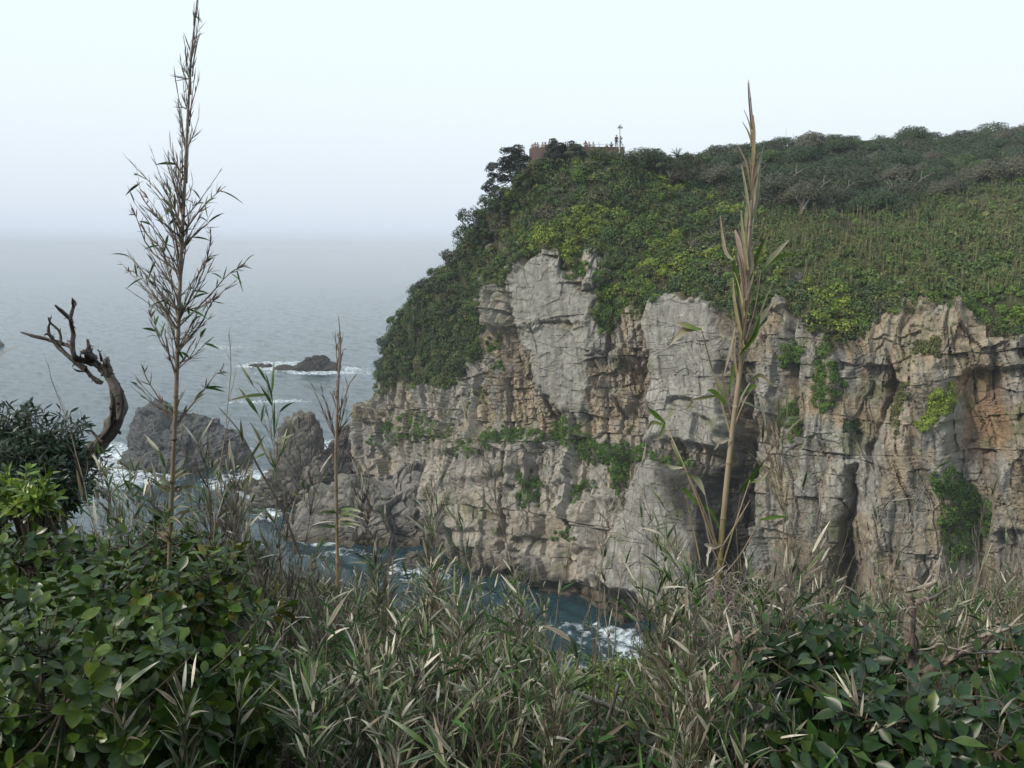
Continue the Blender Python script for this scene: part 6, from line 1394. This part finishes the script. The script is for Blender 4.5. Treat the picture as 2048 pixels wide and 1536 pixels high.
CURLS2 = [(1475, 1280, 70, 1.9, 5), (1480, 1268, 80, .5, 5), (1470, 1300, 90, 2.6, 5), (1512, 1262, 50, 1.2, 4), (1478, 1330, 110, .7, 5), (1474, 1350, 100, 2.9, 5), (1490, 1390, 100, .2, 5), (1530, 1300, 60, 1.0, 4), (1476, 1310, 80, .3, 4)]
for Y_, base_, cs_, lab_ in ((2.36, (1905, 1320), CURLS, 'spray of thin pale dead twigs caught round the broken stump'), (2.36, (1476, 1330), CURLS2, 'spray of thin pale dead twigs round the short shredded stump')):
    a = Acc(); o = at(*base_, Y_)
    for px0, py0, L, ang, w in cs_:
        for rep in range(2):
            P, r = smooth_path(pxpath(curl(px0, py0, L * (1 - .35 * rep), ang + rep * .5, w), Y_, np.cumsum(rng.normal(size=6) * .015)), np.linspace(w, w * .35, 6) * Y_ / FPX / 2, 30)
            tube(a, P - o, r, 6, vary((.27, .24, .20), len(P), .12, .03), True, .15, int(px0) + rep)
    ob = a.build('dead_branch', M_BARK); ob.location = o; tag(ob, lab_, 'branch')
def fallen(label, pts, w, Y, col):
    o = at(*pts[0], Y); a = Acc(); P, r = smooth_path(pxpath(pts, Y, np.linspace(0, .15, len(pts))), np.array(w, float) * Y / FPX / 2, 24); P = P + .1 * r[:, None] * rng.normal(size=P.shape)
    tube(a, P - o, r, 8, vary(col, len(P), .1, .03), True, .08, 3); ob = a.build('dead_branch', M_BARK); ob.location = o; tag(ob, label, 'branch')
fallen('pale fallen branch slanting down in front of the clipped bushes', [(1122, 1374), (1180, 1398), (1230, 1418), (1285, 1440)], [10, 12, 11, 8], 3.2, (.36, .33, .28))
fallen('grey upright dead stick crossing the pale fallen branch', [(1238, 1365), (1222, 1420), (1205, 1465), (1190, 1495)], [8, 9, 10, 8], 3.1, (.32, .31, .29))
fallen('thin dark stick rising aslant towards the cove', [(1240, 1418), (1270, 1350), (1300, 1290), (1334, 1220)], [6, 5, 4, 3], 3.1, (.13, .115, .10))
for px, py, Y, n, lab in ((1460, 1190, 2.3, 70, 'tangle of curly grey tendrils on the foot of the thick cane'),):
    a = Acc(); o = at(px, py, Y)
    for k in range(n):
        p = rng.normal(size=3) * np.array((.03, .03, .05)); P = [p]; d = norm(rng.normal(size=3))
        for q in range(6): d = norm(d + rng.normal(size=3) * .8); p = p + d * .016; P.append(p)
        P, r = smooth_path(np.array(P), np.full(7, .0013), 14); tube(a, P, r, 3, vary((.34, .29, .26), 1, .15)[0], False)
    ob = a.build('dry_vine', M_DRY); ob.location = o; tag(ob, lab, 'vine')

# ------------------------------------------------------------------ undergrowth nobody could count
ug = Acc()
def in_gap(x, y): return np.exp(-((x - 1.1) / .55) ** 2) * (y > 5)
n = 42000
Y = .9 + 8.1 * rng.random(n) ** 1.3; pxr = np.where(rng.random(n) < .68, rng.uniform(-80, 2130, n), rng.uniform(-900, 3000, n)); x = (pxr - 1024) / FPX * Y * 1.07
keep = rng.random(n) > in_gap(x, Y) * .9; x, Y, pxr = x[keep], Y[keep], pxr[keep]; n = len(x)
hmax = np.where(pxr < 430, .25, .5) * (.6 + .4 * rng.random(n)); z0 = gz(x, Y); zz = z0 + hmax * rng.random(n) ** 1.2
lim = np.where(pxr < 420, 1080, np.where(pxr < 700, 1230, np.where(pxr < 1100, 1240, np.where(pxr < 1335, 1465, 1270))))
_, pyq = to_px(np.stack((x, Y, zz), 1)); zz = np.where(pyq < lim, z0 + .03, zz)
base = np.stack((x, Y, zz), 1); dry = rng.random((n, 1)) < np.where(pxr < 430, .25, .42)[:, None]
c0 = np.where(dry, vary(DRYB, n, .35), vary(GRN, n, .3)); c1 = np.where(dry, vary(TAN, n, .35), np.where(rng.random((n, 1)) < .3, vary(BLEACH, n, .2), vary(GRN2, n, .2)))
d = norm(np.stack((rng.normal(size=n) * .65, rng.normal(size=n) * .6, .35 + .9 * rng.random(n)), 1))
blades(ug, base, d, rng.normal(size=(n, 3)) + np.array((0, -.4, .6)), rng.uniform(.06, .17, n), rng.uniform(.006, .014, n), (.3, .95, 1, .6, .05), rng.uniform(.0, .35, n), c0, c1, None, .25, 3)
n2 = 5000; Y = 1.6 + 6.0 * rng.random(n2) ** 1.2; pxr = rng.uniform(380, 2130, n2); x = (pxr - 1024) / FPX * Y * 1.07
keep = (rng.random(n2) > in_gap(x, Y) * .95) & ((pxr < 1105) | (pxr > 1335)); x, Y, pxr = x[keep], Y[keep], pxr[keep]; n2 = len(x)
z0 = gz(x, Y) - .02; hh_ = .2 + .4 * rng.random(n2); d = norm(np.stack((rng.normal(size=n2) * .22, rng.normal(size=n2) * .22, np.ones(n2)), 1)); c = vary(np.where(rng.random((n2, 1)) < .5, TAN, DRYB), n2, .3)
blades(ug, np.stack((x, Y, z0), 1), d, rng.normal(size=(n2, 3)) + np.array((0, -1, 0)), hh_, rng.uniform(.003, .006, n2), (1, 1, .7, .2), .03, c * .7, c, None, .4, 3)
tag(ug.build('undergrowth', M_DRY), 'tangled undergrowth of dry blades and small green leaves', None, kind='stuff')
